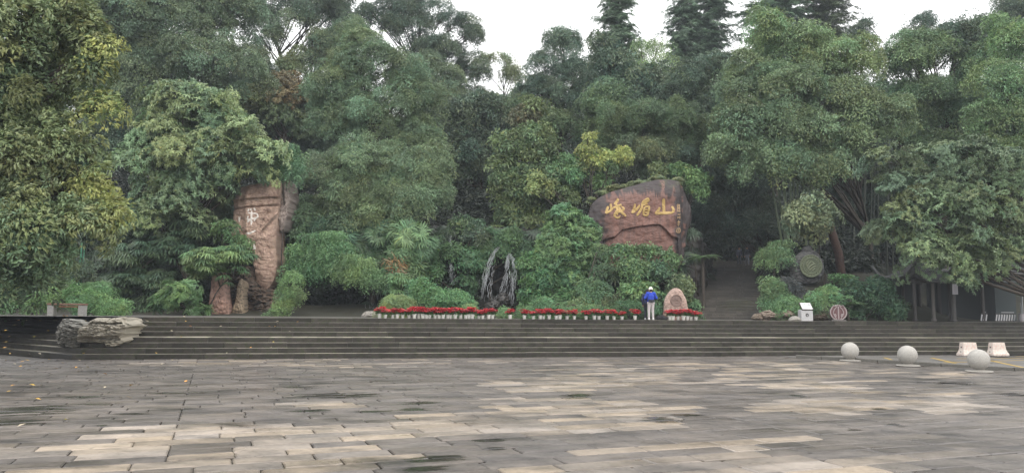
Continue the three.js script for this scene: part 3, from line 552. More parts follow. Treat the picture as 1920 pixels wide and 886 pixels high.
tree({ name: 'low_bough_tree', label: 'lighter green tree with low boughs over the pavilion', D: 40.5, base: [1960, 600], sp: 'big', col: [0.092, 0.115, 0.06], r: 0.16, dens: 1.1, tilt: 0.4, size: 0.85, shrink: 0.15, lobes: [[1660, 300, 50, 24, 1.2, G.grey], [1730, 290, 60, 24, 1.2, G.grey], [1810, 285, 60, 26, 1.2, G.grey], [1890, 300, 50, 26, 1.2, G.grey], [1690, 345, 50, 22, 0.8, G.grey], [1760, 330, 60, 22, 0.8, G.grey], [1840, 330, 50, 22, 0.8, G.grey], [1745, 375, 76, 22], [1840, 365, 70, 22], [1680, 385, 40, 14], [1710, 410, 44, 24], [1790, 410, 64, 28], [1880, 400, 52, 34], [1735, 455, 52, 24], [1820, 450, 56, 28], [1770, 488, 46, 18], [1795, 506, 20, 14, -0.3], [1720, 480, 34, 14], [1850, 505, 36, 14], [1660, 420, 30, 20, 0.6, G.grey], [1870, 480, 44, 24], [1915, 450, 34, 40], [1860, 320, 60, 26, 0.5, G.mid], [1910, 340, 40, 30, 0.5, G.mid]] });
tree({ label: 'small pale-leaved tree hanging before the bamboo culms', D: 46.5, base: [1545, 560], sp: 'glossy', col: [0.105, 0.12, 0.08], r: 0.06, dens: 1.1, lobes: [[1520, 385, 26, 22], [1500, 400, 20, 18], [1535, 405, 18, 18]] });
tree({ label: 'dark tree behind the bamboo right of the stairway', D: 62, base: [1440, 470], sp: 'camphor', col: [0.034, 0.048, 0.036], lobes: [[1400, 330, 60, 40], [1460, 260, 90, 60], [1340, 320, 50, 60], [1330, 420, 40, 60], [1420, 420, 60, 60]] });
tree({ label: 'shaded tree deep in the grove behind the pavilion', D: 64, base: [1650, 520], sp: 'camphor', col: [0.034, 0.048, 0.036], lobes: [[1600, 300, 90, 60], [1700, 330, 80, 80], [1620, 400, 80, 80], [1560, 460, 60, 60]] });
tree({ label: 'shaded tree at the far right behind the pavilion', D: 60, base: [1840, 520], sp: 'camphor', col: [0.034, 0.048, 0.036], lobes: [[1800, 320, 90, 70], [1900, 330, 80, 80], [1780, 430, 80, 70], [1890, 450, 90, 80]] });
// trees that close the view farther up the slope
[[60, 120, 'behind the overhanging tree'], [250, 140, 'farthest up the slope at the left'], [440, 170, 'behind the airy tree'], [600, 200, 'behind the tallest camphor'], [760, 230, 'behind the flat-boughed tree'], [900, 260, 'below the sky notch'], [1040, 240, 'behind the conical tree'], [1180, 210, 'behind the first conifer'], [1330, 200, 'behind the twin conifers'], [1500, 190, 'behind the spreading tree'], [1680, 170, 'behind the tall green tree'], [1850, 170, 'behind the tree at the right edge']].forEach(([x, y, w]) => {
  tree({ name: 'far_tree', label: 'hazy dark tree ' + w + ', mostly hidden', D: 84, base: [x, y + 130], sp: 'camphor', col: G.dark, size: 1.5, dens: 0.5, lobes: [[x - 40, y + 30, 56, 50], [x + 40, y + 20, 60, 54], [x, y + 90, 90, 60]] });
});

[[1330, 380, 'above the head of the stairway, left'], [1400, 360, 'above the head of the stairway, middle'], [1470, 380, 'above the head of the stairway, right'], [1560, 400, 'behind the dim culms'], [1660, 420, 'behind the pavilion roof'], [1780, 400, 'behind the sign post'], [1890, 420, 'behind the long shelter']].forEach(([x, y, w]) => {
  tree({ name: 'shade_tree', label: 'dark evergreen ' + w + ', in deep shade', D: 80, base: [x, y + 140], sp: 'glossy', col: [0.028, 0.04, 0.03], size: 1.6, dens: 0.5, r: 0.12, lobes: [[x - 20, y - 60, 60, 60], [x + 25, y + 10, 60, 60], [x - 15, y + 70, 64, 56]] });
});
// bamboo: culms are parts of a clump
{
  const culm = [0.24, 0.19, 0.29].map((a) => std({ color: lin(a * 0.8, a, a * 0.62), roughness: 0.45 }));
  const dimCulm = [0.07, 0.055, 0.085].map((a) => std({ color: lin(a * 0.85, a, a * 0.75), roughness: 0.6 }));  // shaded copy of the culm greens, gloom of the grove put into the colour
  const clump = (label, D, list, r, dim) => {
    const c = at(list[0][0], 520, D); c.y = hill(c.x, c.z); const g = thing('bamboo_clump', c, label, 'bamboo');
    for (const [x, y0, x1, y1, dz] of list) {
      const a = at(x, y0, D + dz).sub(c), b = at(x1, y1, D + dz).sub(c), L = a.distanceTo(b), k = Math.round(L / 0.42), parts = [];
      for (let i = 0; i < k; i++) { const p = a.clone().lerp(b, i / k), q = a.clone().lerp(b, (i + 1) / k), s = 1 - 0.5 * i / k; parts.push(cyl(p, q, r * s, r * s * 0.985, 7, true), cyl(q, q.clone().addScaledVector(b.clone().sub(a).normalize(), 0.02), r * s * 1.16, r * s * 1.0, 7, true)); }
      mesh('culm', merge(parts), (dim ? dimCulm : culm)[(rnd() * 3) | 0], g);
    }
    return g;
  };
  clump('pale leaning bamboo culms right of the stairway under the spreading tree', 51, [[1466, 450, 1432, 250, 0], [1473, 450, 1445, 250, 0.5], [1479, 450, 1462, 240, -0.3], [1476, 450, 1468, 240, 0.8], [1487, 450, 1478, 240, 0.3], [1491, 450, 1486, 240, 0], [1497, 450, 1495, 240, 1], [1504, 450, 1508, 240, 0.4], [1512, 460, 1517, 240, 1.2], [1522, 460, 1526, 240, 1]], 0.085);
  const far = []; for (let i = 0; i < 16; i++) { const x = 1585 + i * 9 + rr(-5, 5); far.push([x, 540, x + rr(-10, 14), 230, rr(0, 5)]); }
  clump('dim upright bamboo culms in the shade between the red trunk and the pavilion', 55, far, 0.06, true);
  const l = []; for (let i = 0; i < 10; i++) { const x = 1318 + i * 11 + rr(-5, 5); l.push([x, 470, x + rr(-6, 6), 250, rr(0, 4)]); }
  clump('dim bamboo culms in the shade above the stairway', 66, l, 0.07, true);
}
// shrubs along the terrace and on the banks
const sh = (label, D, sp, col, lobes, o = {}) => shrub({ label, D, sp, col, lobes, ...o });
sh('low green hedge shrub behind the stone bench, at the left edge', 36.5, 'camphor', G.bright, [[20, 560, 50, 28], [75, 565, 34, 26], [-30, 550, 40, 40]], { size: 0.6, dens: 2.2 });
sh('bright green hedge shrub right of the stone bench', 36.5, 'camphor', [0.09, 0.15, 0.05], [[165, 560, 44, 30], [120, 550, 34, 30], [205, 575, 40, 20], [180, 540, 34, 20, 0.5, G.bright]], { size: 0.6, dens: 2.2 });
sh('dark green shrub in the shade above the stone bench', 38.5, 'camphor', G.dark, [[60, 520, 70, 30], [150, 510, 40, 26], [-20, 500, 50, 40]], { size: 0.8 });
sh('feathery dark green shrub left of the small red pillar', 40.5, 'conifer', G.bright, [[345, 545, 48, 28], [310, 565, 32, 26], [370, 575, 28, 20]], { size: 0.7, dens: 1.6 });
sh('long-leaved plant spilling over the small red pillar', 41.6, 'longleaf', [0.085, 0.125, 0.045], [[400, 480, 50, 28], [375, 500, 30, 20], [440, 470, 32, 24, 0.2, G.bright], [440, 500, 26, 22, 0.1, G.bright]], { up: true, size: 0.9, dens: 2 });
sh('shrub with dark fronds on the left flank of the tall red pillar', 43, 'glossy', G.bright, [[430, 425, 34, 24], [450, 450, 20, 20]], {});
sh('yellow-green bush at the foot of the tall red pillar', 41, 'fine', [0.095, 0.14, 0.045], [[545, 525, 24, 20], [536, 548, 28, 22], [530, 570, 30, 22], [520, 588, 28, 12], [552, 550, 18, 20, 0.2, [0.075, 0.11, 0.05]]], { size: 0.75, dens: 1.7, bare: true });
sh('bushy grass-green plant growing on top of the tall red pillar', 44.2, 'weep', [0.06, 0.115, 0.055], [[540, 278, 18, 16], [532, 300, 16, 16], [548, 302, 12, 20]], { up: true, size: 0.75, dens: 5 });
sh('weeping shrub hanging over the dark grotto, left part', 44, 'weep', [0.06, 0.12, 0.05], [[590, 440, 22, 12], [620, 436, 24, 12], [565, 462, 22, 12], [605, 466, 30, 12], [640, 458, 20, 14], [556, 488, 12, 10], [588, 492, 18, 9], [622, 490, 24, 9]], { up: true, size: 0.85, dens: 3, pad: 0.4, bare: true });
sh('weeping shrub hanging over the dark grotto, right part', 43.4, 'weep', [0.085, 0.135, 0.05], [[660, 480, 22, 10], [682, 488, 18, 10], [645, 495, 20, 9], [672, 503, 22, 9], [697, 508, 12, 12]], { up: true, size: 0.8, dens: 3.4, pad: 0.4, bare: true });
sh('dark fan-leaved shrub above the weeping shrub', 46, 'fan', [0.05, 0.085, 0.045], [[700, 440, 40, 30], [660, 450, 30, 30], [690, 480, 26, 20]], { size: 1.1, dens: 1.4 });
sh('fan palm with hanging green leaves and a few orange dead ones', 45, 'fan', [0.07, 0.115, 0.05], [[765, 435, 34, 24], [790, 460, 26, 24], [755, 470, 28, 22], [775, 490, 18, 12], [745, 490, 12, 8, -0.2, [0.22, 0.1, 0.04]]], { size: 1.1, dens: 1.7, name: 'fan_palm', cat: 'palm' });
sh('rounded olive bush at the left end of the flower row', 38.2, 'fine', [0.125, 0.15, 0.06], [[745, 568, 38, 25], [735, 585, 34, 14]], { size: 0.5, dens: 4.5, pad: 0.35 });
sh('leafy green shrub behind the left flower row', 39.8, 'camphor', [0.06, 0.13, 0.05], [[800, 555, 40, 24], [840, 560, 44, 24], [790, 535, 26, 20], [870, 572, 34, 18]], { size: 0.7, dens: 2.4 });
sh('small round olive bush in the middle of the left flower row', 38.2, 'fine', [0.12, 0.15, 0.06], [[880, 580, 24, 15]], { size: 0.5, dens: 4.5, pad: 0.3 });
sh('bright fern-like shrub below the fan palm', 41.5, 'longleaf', G.bright, [[760, 530, 26, 18], [745, 515, 16, 14]], { up: true, size: 0.7, dens: 2 });
sh('shrub on the cliff around the thin waterfall', 46, 'glossy', [0.05, 0.1, 0.045], [[850, 468, 34, 20], [885, 490, 30, 30], [815, 500, 26, 28], [890, 440, 30, 26, 0.5, G.dark], [870, 525, 26, 18]], {});
sh('young plant between the two flower rows at the foot of the waterfall', 38, 'fine', [0.1, 0.15, 0.06], [[945, 585, 16, 10]], { size: 0.5, dens: 5, pad: 0.3 });
sh('dense green shrub right of the big waterfall', 41.5, 'glossy', [0.05, 0.11, 0.045], [[1005, 520, 34, 26], [1000, 555, 34, 26], [1045, 560, 40, 28], [990, 490, 20, 22]], { size: 0.85, dens: 1.4 });
tree({ name: 'layered_tree', label: 'small bright green tree with layered leaves left of the inscribed rock', D: 43, base: [1065, 590], sp: 'big', col: [0.072, 0.125, 0.058], r: 0.08, dens: 1.35, pad: 0.5, tilt: 0.3, size: 0.8, lobes: [[1065, 405, 30, 16], [1050, 440, 36, 18], [1090, 430, 26, 18], [1040, 475, 40, 18], [1085, 475, 36, 20], [1060, 500, 44, 16]] });
sh('mixed green bushes in front of the inscribed rock, left part', 40.5, 'camphor', [0.06, 0.1, 0.045], [[1105, 540, 46, 26], [1080, 575, 50, 18, -0.4, [0.085, 0.115, 0.05]], [1140, 505, 32, 22, 0.5, [0.045, 0.075, 0.04]], [1140, 565, 40, 22, 0, [0.08, 0.1, 0.055]], [1125, 470, 24, 16, 1.5]], { size: 0.7, dens: 1.6 });
sh('mixed green bushes in front of the inscribed rock, right part', 41, 'glossy', [0.062, 0.105, 0.046], [[1185, 500, 38, 22], [1235, 505, 36, 22, 0.3, [0.045, 0.08, 0.04]], [1200, 540, 46, 22, 0, [0.075, 0.125, 0.05]], [1275, 530, 30, 32, 0, [0.075, 0.095, 0.05]], [1250, 565, 40, 22], [1165, 472, 28, 18, 1], [1215, 470, 34, 16, 1], [1255, 480, 22, 18, 1], [1290, 570, 22, 22]], { size: 0.75, dens: 1.45 });
sh('dark low shrub behind the person in blue', 39.6, 'fine', [0.045, 0.095, 0.045], [[1180, 575, 36, 18], [1150, 585, 30, 12], [1225, 580, 30, 14]], { size: 0.6, dens: 3 });
for (const [x, y, D, s, label] of [[1318, 482, 46, 0.68, 'tree fern with spreading fronds left of the stairway'], [1590, 572, 42.5, 0.6, 'fern beside the round emblem sculpture']]) {
  const p = at(x, y, D), b = p.clone(); b.y = hill(p.x, p.z); const g = thing('tree_fern', b, label, 'fern'), h = p.y - b.y;
  if (h > 0.2) mesh('trunk', limb([V(0, -0.1, 0), V(0, h, 0)], [0.11, 0.09]), bark, g);
  for (let i = 0; i < 16; i++) { const f = new THREE.Mesh(SP.frond[i % 2], fernMat()); f.name = 'frond'; f.position.y = h; f.rotation.set(rr(-0.15, 0.15), i / 13 * 6.283 + rr(-0.15, 0.15), rr(-0.1, 0.2)); f.scale.setScalar(s * rr(0.85, 1.15)); g.add(shade(f)); }
}
function fernMat() { return (fernMat.m ??= new THREE.MeshPhysicalMaterial({ color: lin(0.12, 0.2, 0.09), vertexColors: true, roughness: 0.55, transmission: 0.25, thickness: 0, side: THREE.DoubleSide })); }
sh('drooping green bamboo-like shrub right of the stairway', 46, 'bamboo', [0.075, 0.125, 0.055], [[1452, 470, 28, 18], [1440, 492, 18, 14], [1466, 455, 22, 14]], { up: true, dens: 2.4 });
sh('bright green shrub at the right side of the stairway foot', 43, 'camphor', [0.078, 0.125, 0.055], [[1450, 535, 28, 20], [1444, 560, 22, 18], [1470, 560, 28, 18]], { size: 0.7, dens: 2.4 });
sh('dark purplish shrub below the round emblem stone', 43.5, 'fine', [0.055, 0.05, 0.06], [[1478, 528, 30, 18], [1500, 545, 20, 14]], { size: 0.7, dens: 2.2 });
sh('bright green ground shrub behind the information stand', 42, 'camphor', [0.075, 0.135, 0.055], [[1535, 560, 28, 16], [1480, 570, 36, 14], [1550, 545, 24, 12], [1575, 560, 24, 16]], { size: 0.6, dens: 3 });
sh('small bright shrub right of the round emblem stone', 46.5, 'glossy', [0.08, 0.15, 0.05], [[1572, 520, 22, 14], [1590, 525, 14, 12]], { size: 0.7, dens: 2 });
sh('dark bush right of the round emblem sculpture', 43, 'glossy', [0.035, 0.07, 0.04], [[1625, 560, 34, 26], [1670, 575, 36, 22], [1600, 540, 30, 24], [1650, 535, 30, 26], [1615, 590, 30, 12]], { dens: 1.8 });
sh('long-leaved dark plants hanging down the cliff left of the pillars', 43.2, 'longleaf', [0.038, 0.062, 0.036], [[230, 480, 40, 30], [280, 470, 40, 34], [330, 460, 36, 34], [250, 520, 44, 30], [300, 520, 36, 28], [215, 540, 36, 26], [270, 565, 36, 20], [360, 430, 34, 30]], { up: true, size: 1, dens: 1.5 });
sh('dark bush in the shade left of the tall red pillar', 46, 'camphor', G.dark, [[350, 420, 50, 40], [270, 420, 60, 40], [410, 400, 30, 40]], {});
sh('dark leafy shrub on the rock face between the tall pillar and the weeping shrub', 46.5, 'camphor', [0.045, 0.075, 0.042], [[575, 440, 34, 30], [610, 425, 40, 24], [560, 480, 20, 30], [640, 440, 34, 24]], { size: 0.9 });
sh('mid-green shrub on the rock face above the rounded olive bush', 44.5, 'glossy', [0.055, 0.1, 0.045], [[720, 520, 26, 24], [735, 490, 20, 20], [745, 535, 24, 18]], {});
sh('dim shrub beside the thin waterfall, under the dark hollow', 47, 'glossy', [0.045, 0.075, 0.042], [[870, 420, 36, 22], [905, 440, 26, 24], [820, 460, 30, 26], [890, 520, 20, 26]], {});
sh('loose shrub overhanging the top of the big waterfall', 46.4, 'camphor', [0.05, 0.095, 0.045], [[925, 440, 26, 14], [960, 438, 30, 14], [985, 460, 18, 24], [905, 465, 14, 22], [925, 458, 16, 12], [978, 490, 12, 20], [945, 462, 18, 9]], { size: 0.8 });
sh('low green plants behind the right flower row', 38.6, 'camphor', [0.07, 0.12, 0.05], [[1000, 585, 40, 10], [1060, 584, 44, 11], [1120, 585, 40, 10], [1020, 570, 36, 14]], { size: 0.55, dens: 2.6, pad: 0.35 });
// undergrowth over the slope: one mass
{
  const places = [];
  for (let i = 0; i < 9000; i++) {
    const n = 13 + Math.pow(rnd(), 1.4) * 62, u = rr(-36, 42) * (1 + n / 70), p = loc(u, n); const [pd, ps] = pathAt(p); if (Math.abs(pd) < 2.6 && ps < 40) continue;
    if (pd > 9 && n < 26) continue; if (n < 17 && u < uPath(n)) continue;
    p.y = hill(p.x, p.z) + rr(0, 0.9); const v = rr(0.7, 1.2); places.push({ p, n: UP.clone().add(rv().multiplyScalar(0.4)).normalize(), s: rr(1.1, 2.2), c: lin(0.032 * v, 0.048 * v, 0.032 * v) });
  }
  const u = new THREE.Group(); u.name = 'undergrowth'; scene.add(u); tag(u, 'dark undergrowth covering the wooded slope', 'undergrowth', null, 'stuff');
  leafy(u, 'leaves', 'glossy', places);
}
console.log('sprays', sprayCount);

// ---------------------------------------------------------------- cliff, rocks, inscriptions, waterfalls
const onTerr = (px, n, y = TOP) => { const r = ray(px, 600), t = (n + S0.dot(N) - camera.position.dot(N) + (-S0.y * N.y)) / (r.x * N.x + r.z * N.z); return V(camera.position.x + r.x * t, y, camera.position.z + r.z * t); };
const uOf = (px, n) => un(onTerr(px, n))[0];
{
  // a wall of dark wet rock under the slope, hollowed at the grotto and behind the waterfall
  const line = [[-60, 46.5], [100, 47.5], [430, 48.2], [900, 47.6], [1250, 48], [1312, 49], [1322, 54], [1338, 66]].map(([x, D]) => un(at(x, 600, D)));
  const len = [0]; for (let i = 1; i < line.length; i++) len.push(len[i - 1] + Math.hypot(line[i][0] - line[i - 1][0], line[i][1] - line[i - 1][1]));
  const nx = 260, ny = 46, pos = [], idx = [], uv = [], col = [], H = 5.6;
  const gu = un(at(622, 600, 48))[0], wu = un(at(938, 600, 47.6))[0], tu = un(at(848, 600, 47.6))[0];
  for (let j = 0; j <= ny; j++) for (let i = 0; i <= nx; i++) {
    const s = len.at(-1) * i / nx; let k = 1; while (k < len.length - 1 && len[k] < s) k++;
    const f = (s - len[k - 1]) / (len[k] - len[k - 1]), u = lerp(line[k - 1][0], line[k][0], f), n = lerp(line[k - 1][1], line[k][1], f), y = TOP - 0.2 + H * j / ny + (j === ny ? 0.5 : 0);
    let off = 0.55 * fbm(u * 0.35, y * 0.5, 1.5, 3) + 0.22 * Math.abs(fbm(u * 1.1, y * 1.7, 4, 3)) + 0.12 * fbm(u * 3, y * 3, 7, 2);
    const gy = y - TOP, gm = smooth(2.35, 1.55, Math.abs(u - gu) * 1.05) * smooth(2.1, 1.6, gy + 0.25 * fbm(u, 3, 3, 2)); off -= 3.2 * gm;
    off -= 0.7 * smooth(1.9, 1.1, Math.abs(u - wu)) * smooth(4.4, 3.4, gy); off -= 0.4 * smooth(0.9, 0.2, Math.abs(u - tu));
    if (j === ny) off = -2.2;
    const p = loc(u, n - off + 0.25 * fbm(u * 1.6, y * 2.6, 3, 3), y); pos.push(p.x, p.y, p.z); uv.push(s / 2, y / 2);
    const m = smooth(-0.15, 0.4, fbm(u * 0.6, y * 0.6, 9, 3)), d = 0.8 + 0.3 * fbm(u * 2, y * 0.7, 2, 2);
    col.push(lerp(0.04, 0.024, m) * d, lerp(0.033, 0.03, m) * d, lerp(0.029, 0.018, m) * d);
    if (i < nx && j < ny) { const a = j * (nx + 1) + i; idx.push(a, a + 1, a + nx + 1, a + 1, a + nx + 2, a + nx + 1); }
  }
  const g = geo(pos, idx, uv, col); g.computeVertexNormals();
  tag(mesh('cliff_wall', g, std({ vertexColors: true, map: rockGrain, roughness: 0.62, side: THREE.DoubleSide })), 'dark wet rock face under the wooded slope, hollowed by a grotto', null, null, 'structure');
}
/* a rock from its outline (photograph pixels at distance D): front and back shells with noise; front(px, py, r) adds relief towards the viewer */
const resample = (o, m) => { const pts = o.map((p) => V(p[0], p[1], 0)), c = new THREE.CatmullRomCurve3(pts, true, 'centripetal'); return c.getSpacedPoints(m).slice(0, m); };
function rockShape(outline, D, o = {}) {
  const m = o.m ?? 120, R = o.rings ?? 40, pts = resample(outline, m), cx = o.c?.[0] ?? pts.reduce((a, p) => a + p.x, 0) / m, cy = o.c?.[1] ?? pts.reduce((a, p) => a + p.y, 0) / m;
  const pos = [], uv = [], idx = [], sd = o.seed ?? 1, amp = o.amp ?? 0.12, k = D / F;
  const xs = pts.map((p) => p.x), ys = pts.map((p) => p.y), x0 = Math.min(...xs), x1 = Math.max(...xs), y0 = Math.min(...ys), y1 = Math.max(...ys);
  const zf = (px, py, r) => (o.bulge ?? 0.6) * (1 - Math.pow(r, o.pow ?? 3)) + amp * 1.6 * fbm(px * 0.02 + sd, py * 0.02, sd, 3) + amp * 0.7 * fbm(px * 0.08, py * 0.14, sd + 3, 3) * (o.rug ?? 1) - (o.rug ?? 1) * amp * 0.9 * (1 - Math.min(1, Math.abs(noise3(px * 0.03, py * 0.1, sd + 8)) * 5)) + (o.rug ?? 1) * amp * 0.35 * noise3(px * 0.2, py * 0.4, sd) + (o.front?.(px, py, r) ?? 0);
  const at3 = (px, py, dz) => { const p = at(px, py, D); p.z += dz; return p; };
  const put = (px, py, dz) => { const p = at3(px, py, dz), j = 0.05 * noise3(p.x * 1.7, p.y * 1.7, sd + dz); pos.push(p.x + j * amp * 5, p.y + 0.6 * j * amp * 5, p.z); uv.push((px - x0) / (x1 - x0), (y1 - py) / (y1 - y0)); };
  put(cx, cy, zf(cx, cy, 0));
  for (let r = 1; r <= R; r++) for (const p of pts) { const f = Math.pow(r / R, 0.8); const x = lerp(cx, p.x, f), y = lerp(cy, p.y, f); put(x, y, zf(x, y, f)); }
  const back = o.back ?? 1.5;
  for (let b = 1; b <= 5; b++) for (const p of pts) { const f = 1 - 0.25 * Math.pow(b / 5, 2.4) - (b === 5 ? 0.5 : 0); put(lerp(cx, p.x, f), lerp(cy, p.y, f), zf(p.x, p.y, 1) - back * Math.min(1, b / 4) + amp * fbm(p.x * 0.05, b, sd, 2)); }
  for (let i = 0; i < m; i++) { const q = (i + 1) % m; idx.push(0, 1 + q, 1 + i); for (let r = 0; r < R + 4; r++) { const a = 1 + r * m + i, b = 1 + r * m + q; idx.push(a, b, a + m, b, b + m, a + m); } }
  const g = geo(pos, idx, uv); g.computeVertexNormals(); g.computeBoundingBox();
  // radius of the outline in a direction, to find r for a pixel
  const rOf = (px, py) => { const a = Math.atan2(py - cy, px - cx); let best = 9, v = 1; for (const p of pts) { let d = Math.abs(Math.atan2(p.y - cy, p.x - cx) - a); d = Math.min(d, 6.2832 - d); if (d < best) { best = d; v = Math.hypot(p.x - cx, p.y - cy); } } return Math.min(1, Math.hypot(px - cx, py - cy) / v); };
  return { g, surf: (px, py) => { const r = rOf(px, py); return at3(px, py, zf(px, py, r)); }, x0, x1, y0, y1 };
}
const rebase = (geos, parent) => geos.forEach((g) => g.translate(-parent.position.x, -parent.position.y, -parent.position.z));
/* brush strokes cut proud of a rock face: polylines in pixels, with widths */
function strokes(list, surf, map = (p) => p, lift = 0.03) {
  const out = [];
  for (const [w, ...raw] of list) {
    const pts = raw.map(map), c = pts.length > 2 ? new THREE.CatmullRomCurve3(pts.map((p) => V(p[0], p[1], 0)), false, 'centripetal').getSpacedPoints(pts.length * 5) : Array.from({ length: 8 }, (_, i) => V(lerp(pts[0][0], pts[1][0], i / 7), lerp(pts[0][1], pts[1][1], i / 7), 0));
    const pos = [], idx = [], n = c.length, thin = 0.88;
    c.forEach((p, i) => {
      const t = c[Math.min(n - 1, i + 1)].clone().sub(c[Math.max(0, i - 1)]).normalize(), f = i / (n - 1), ww = w * (0.75 + 0.5 * Math.sin(Math.PI * (0.15 + 0.7 * f))) * (f < 0.06 || f > 0.94 ? 0.55 : 1) * 0.5 * thin;
      for (const [s, h] of [[-1.25, -0.02], [-0.9, lift * 0.8], [0, lift], [0.9, lift * 0.8], [1.25, -0.02]]) { const q = surf(p.x - t.y * ww * s, p.y + t.x * ww * s); pos.push(q.x, q.y, q.z + h); }
      if (i) for (let k = 0; k < 4; k++) { const a = (i - 1) * 5 + k; idx.push(a, a + 5, a + 1, a + 1, a + 5, a + 6); }
    });
    const g = geo(pos, idx).toNonIndexed(); g.computeVertexNormals(); out.push(g);
  }
  return merge(out);
}
const smoothU = (g) => g;
// ---- the big inscribed rock
{
  const D = 46, arch = [[1128, 452], [1150, 446], [1163, 433], [1190, 427], [1222, 423], [1232, 423], [1243, 432], [1254, 444], [1268, 449]];
  const archY = (x) => { if (x < 1128 || x > 1268) return 1e9; for (let i = 1; i < arch.length; i++) if (x <= arch[i][0]) return lerp(arch[i - 1][1], arch[i][1], (x - arch[i - 1][0]) / (arch[i][0] - arch[i - 1][0])); return 1e9; };
  const rk = rockShape([[1108, 470], [1101, 440], [1103, 405], [1112, 380], [1135, 364], [1175, 351], [1212, 341], [1245, 336], [1268, 339], [1282, 346], [1288, 362], [1297, 388], [1299, 410], [1291, 432], [1288, 455], [1285, 478], [1276, 500], [1240, 512], [1170, 515], [1120, 500]], D,
    { bulge: 0.8, pow: 5, amp: 0.1, rug: 0.22, back: 3, m: 260, rings: 110, c: [1200, 425], seed: 3, front: (x, y) => { const a = archY(x), q = smooth(1272, 1280, x); return -0.2 * smooth(a - 0.6, a + 1.6, y) * (1 - smooth(a + 30, a + 60, y) * 0.4) - 0.5 * q + 0.2 * smooth(1285, 1292, x + (y - 420) * 0.12); } });
  const tex = dataTex(512, 512, (u, v) => {
    const x = lerp(rk.x0, rk.x1, u), y = lerp(rk.y1, rk.y0, v);
    const drip = fbm(x * 0.09, y * 0.012, 2, 4), n1 = fbm(x * 0.05, y * 0.05, 5, 4), n2 = fbm(x * 0.4, y * 0.25, 8, 3);
    let red = smooth(360 + 22 * drip, 374 + 26 * drip, y) * smooth(1126 + 20 * n1, 1146 + 18 * n1, x) * smooth(1268 + 8 * n1, 1256 + 8 * n1, x);
    red *= 0.72 + 0.35 * drip; red = Math.max(red, 0.75 * smooth(4, 1.5, Math.abs(x - 1240 - n1 * 3)) * smooth(386, 374, y) * smooth(334, 344, y) * (0.6 + n2));
    red = Math.max(red, 0.55 * smooth(0.1, 0.35, n1) * smooth(1272, 1282, x));
    const k = 1 + 0.35 * n2 + 0.2 * n1, moss = smooth(0.0, 0.3, n1) * smooth(366, 345, y) * 0.5;
    const dark = [lerp(0.04, 0.05, moss), lerp(0.03, 0.055, moss), lerp(0.03, 0.026, moss)], rc = [0.225, 0.112, 0.086];
    return [0, 1, 2].map((i) => Math.pow(clamp(lerp(dark[i], rc[i], clamp(red, 0, 1)) * k, 0, 1), 1 / 2.2));
  }, true);
  const g = thing('inscribed_rock', at(1200, 500, D), 'broad dark red rock with three large golden characters cut into its face', 'rock');
  const ch = (p) => [1120 + p[0] / 7.38, 360 + p[1] / 7.38], gold = std({ color: lin(0.42, 0.285, 0.1), roughness: 0.55 });
  const parts = [strokes([[3.4, [168, 178], [172, 232], [170, 262]], [3.8, [135, 212], [118, 262], [98, 316]], [3.4, [98, 316], [150, 285], [196, 246]], [4, [248, 112], [266, 126], [244, 160], [212, 190]], [3.4, [188, 244], [250, 218], [314, 192]], [3.6, [240, 168], [246, 230], [252, 300], [246, 344]], [3.4, [218, 300], [262, 282], [306, 290]], [3.6, [300, 214], [342, 256], [300, 290], [232, 312], [212, 346], [256, 380], [294, 352]], [4.4, [268, 226], [312, 304], [372, 356]]], rk.surf, ch, 0.045),
    strokes([[3.6, [496, 186], [486, 240], [452, 312]], [4, [448, 314], [500, 276], [548, 222], [556, 196]], [3.8, [588, 172], [630, 140], [668, 120], [676, 140], [640, 166], [600, 190]], [4, [592, 164], [590, 220], [560, 290], [516, 350]], [3.6, [622, 236], [612, 300], [612, 344]], [3.6, [618, 240], [656, 222], [684, 226], [676, 300], [664, 350]], [2.8, [632, 272], [664, 266]], [2.8, [630, 304], [662, 300]], [3, [612, 346], [640, 342], [666, 346]], [2.8, [606, 206], [640, 190], [666, 186]]], rk.surf, ch, 0.045),
    strokes([[5, [886, 116], [888, 210], [892, 306]], [4, [836, 232], [812, 276], [772, 316]], [4.6, [770, 318], [880, 312], [1012, 306]], [4.2, [998, 216], [1018, 262], [1012, 308]]], rk.surf, ch, 0.045)];
  const small = strokes([[2.2, [1068, 204], [1118, 192]], [2, [1086, 178], [1080, 282]], [2, [1106, 196], [1108, 300]], [1.8, [1070, 244], [1120, 238]], [1.8, [1070, 288], [1118, 280]], [2, [1074, 334], [1122, 326]], [2, [1080, 356], [1078, 388]], [2, [1110, 346], [1112, 392]], [1.8, [1068, 372], [1122, 366]], [2.2, [1092, 406], [1092, 492]], [1.8, [1070, 436], [1120, 430]], [1.8, [1074, 464], [1116, 458]], [2, [1070, 522], [1112, 520], [1114, 566], [1070, 568], [1070, 524]], [2.2, [1080, 544], [1106, 544]]], rk.surf, ch, 0.02);
  rebase([rk.g, ...parts, small], g);
  mesh('rock_body', rk.g, std({ map: tex, roughness: 0.7, side: THREE.DoubleSide }), g);
  parts.forEach((p) => mesh('carved_character', p, gold, g));
  mesh('small_inscription', small, std({ color: lin(0.3, 0.2, 0.11), roughness: 0.7 }), g);
}
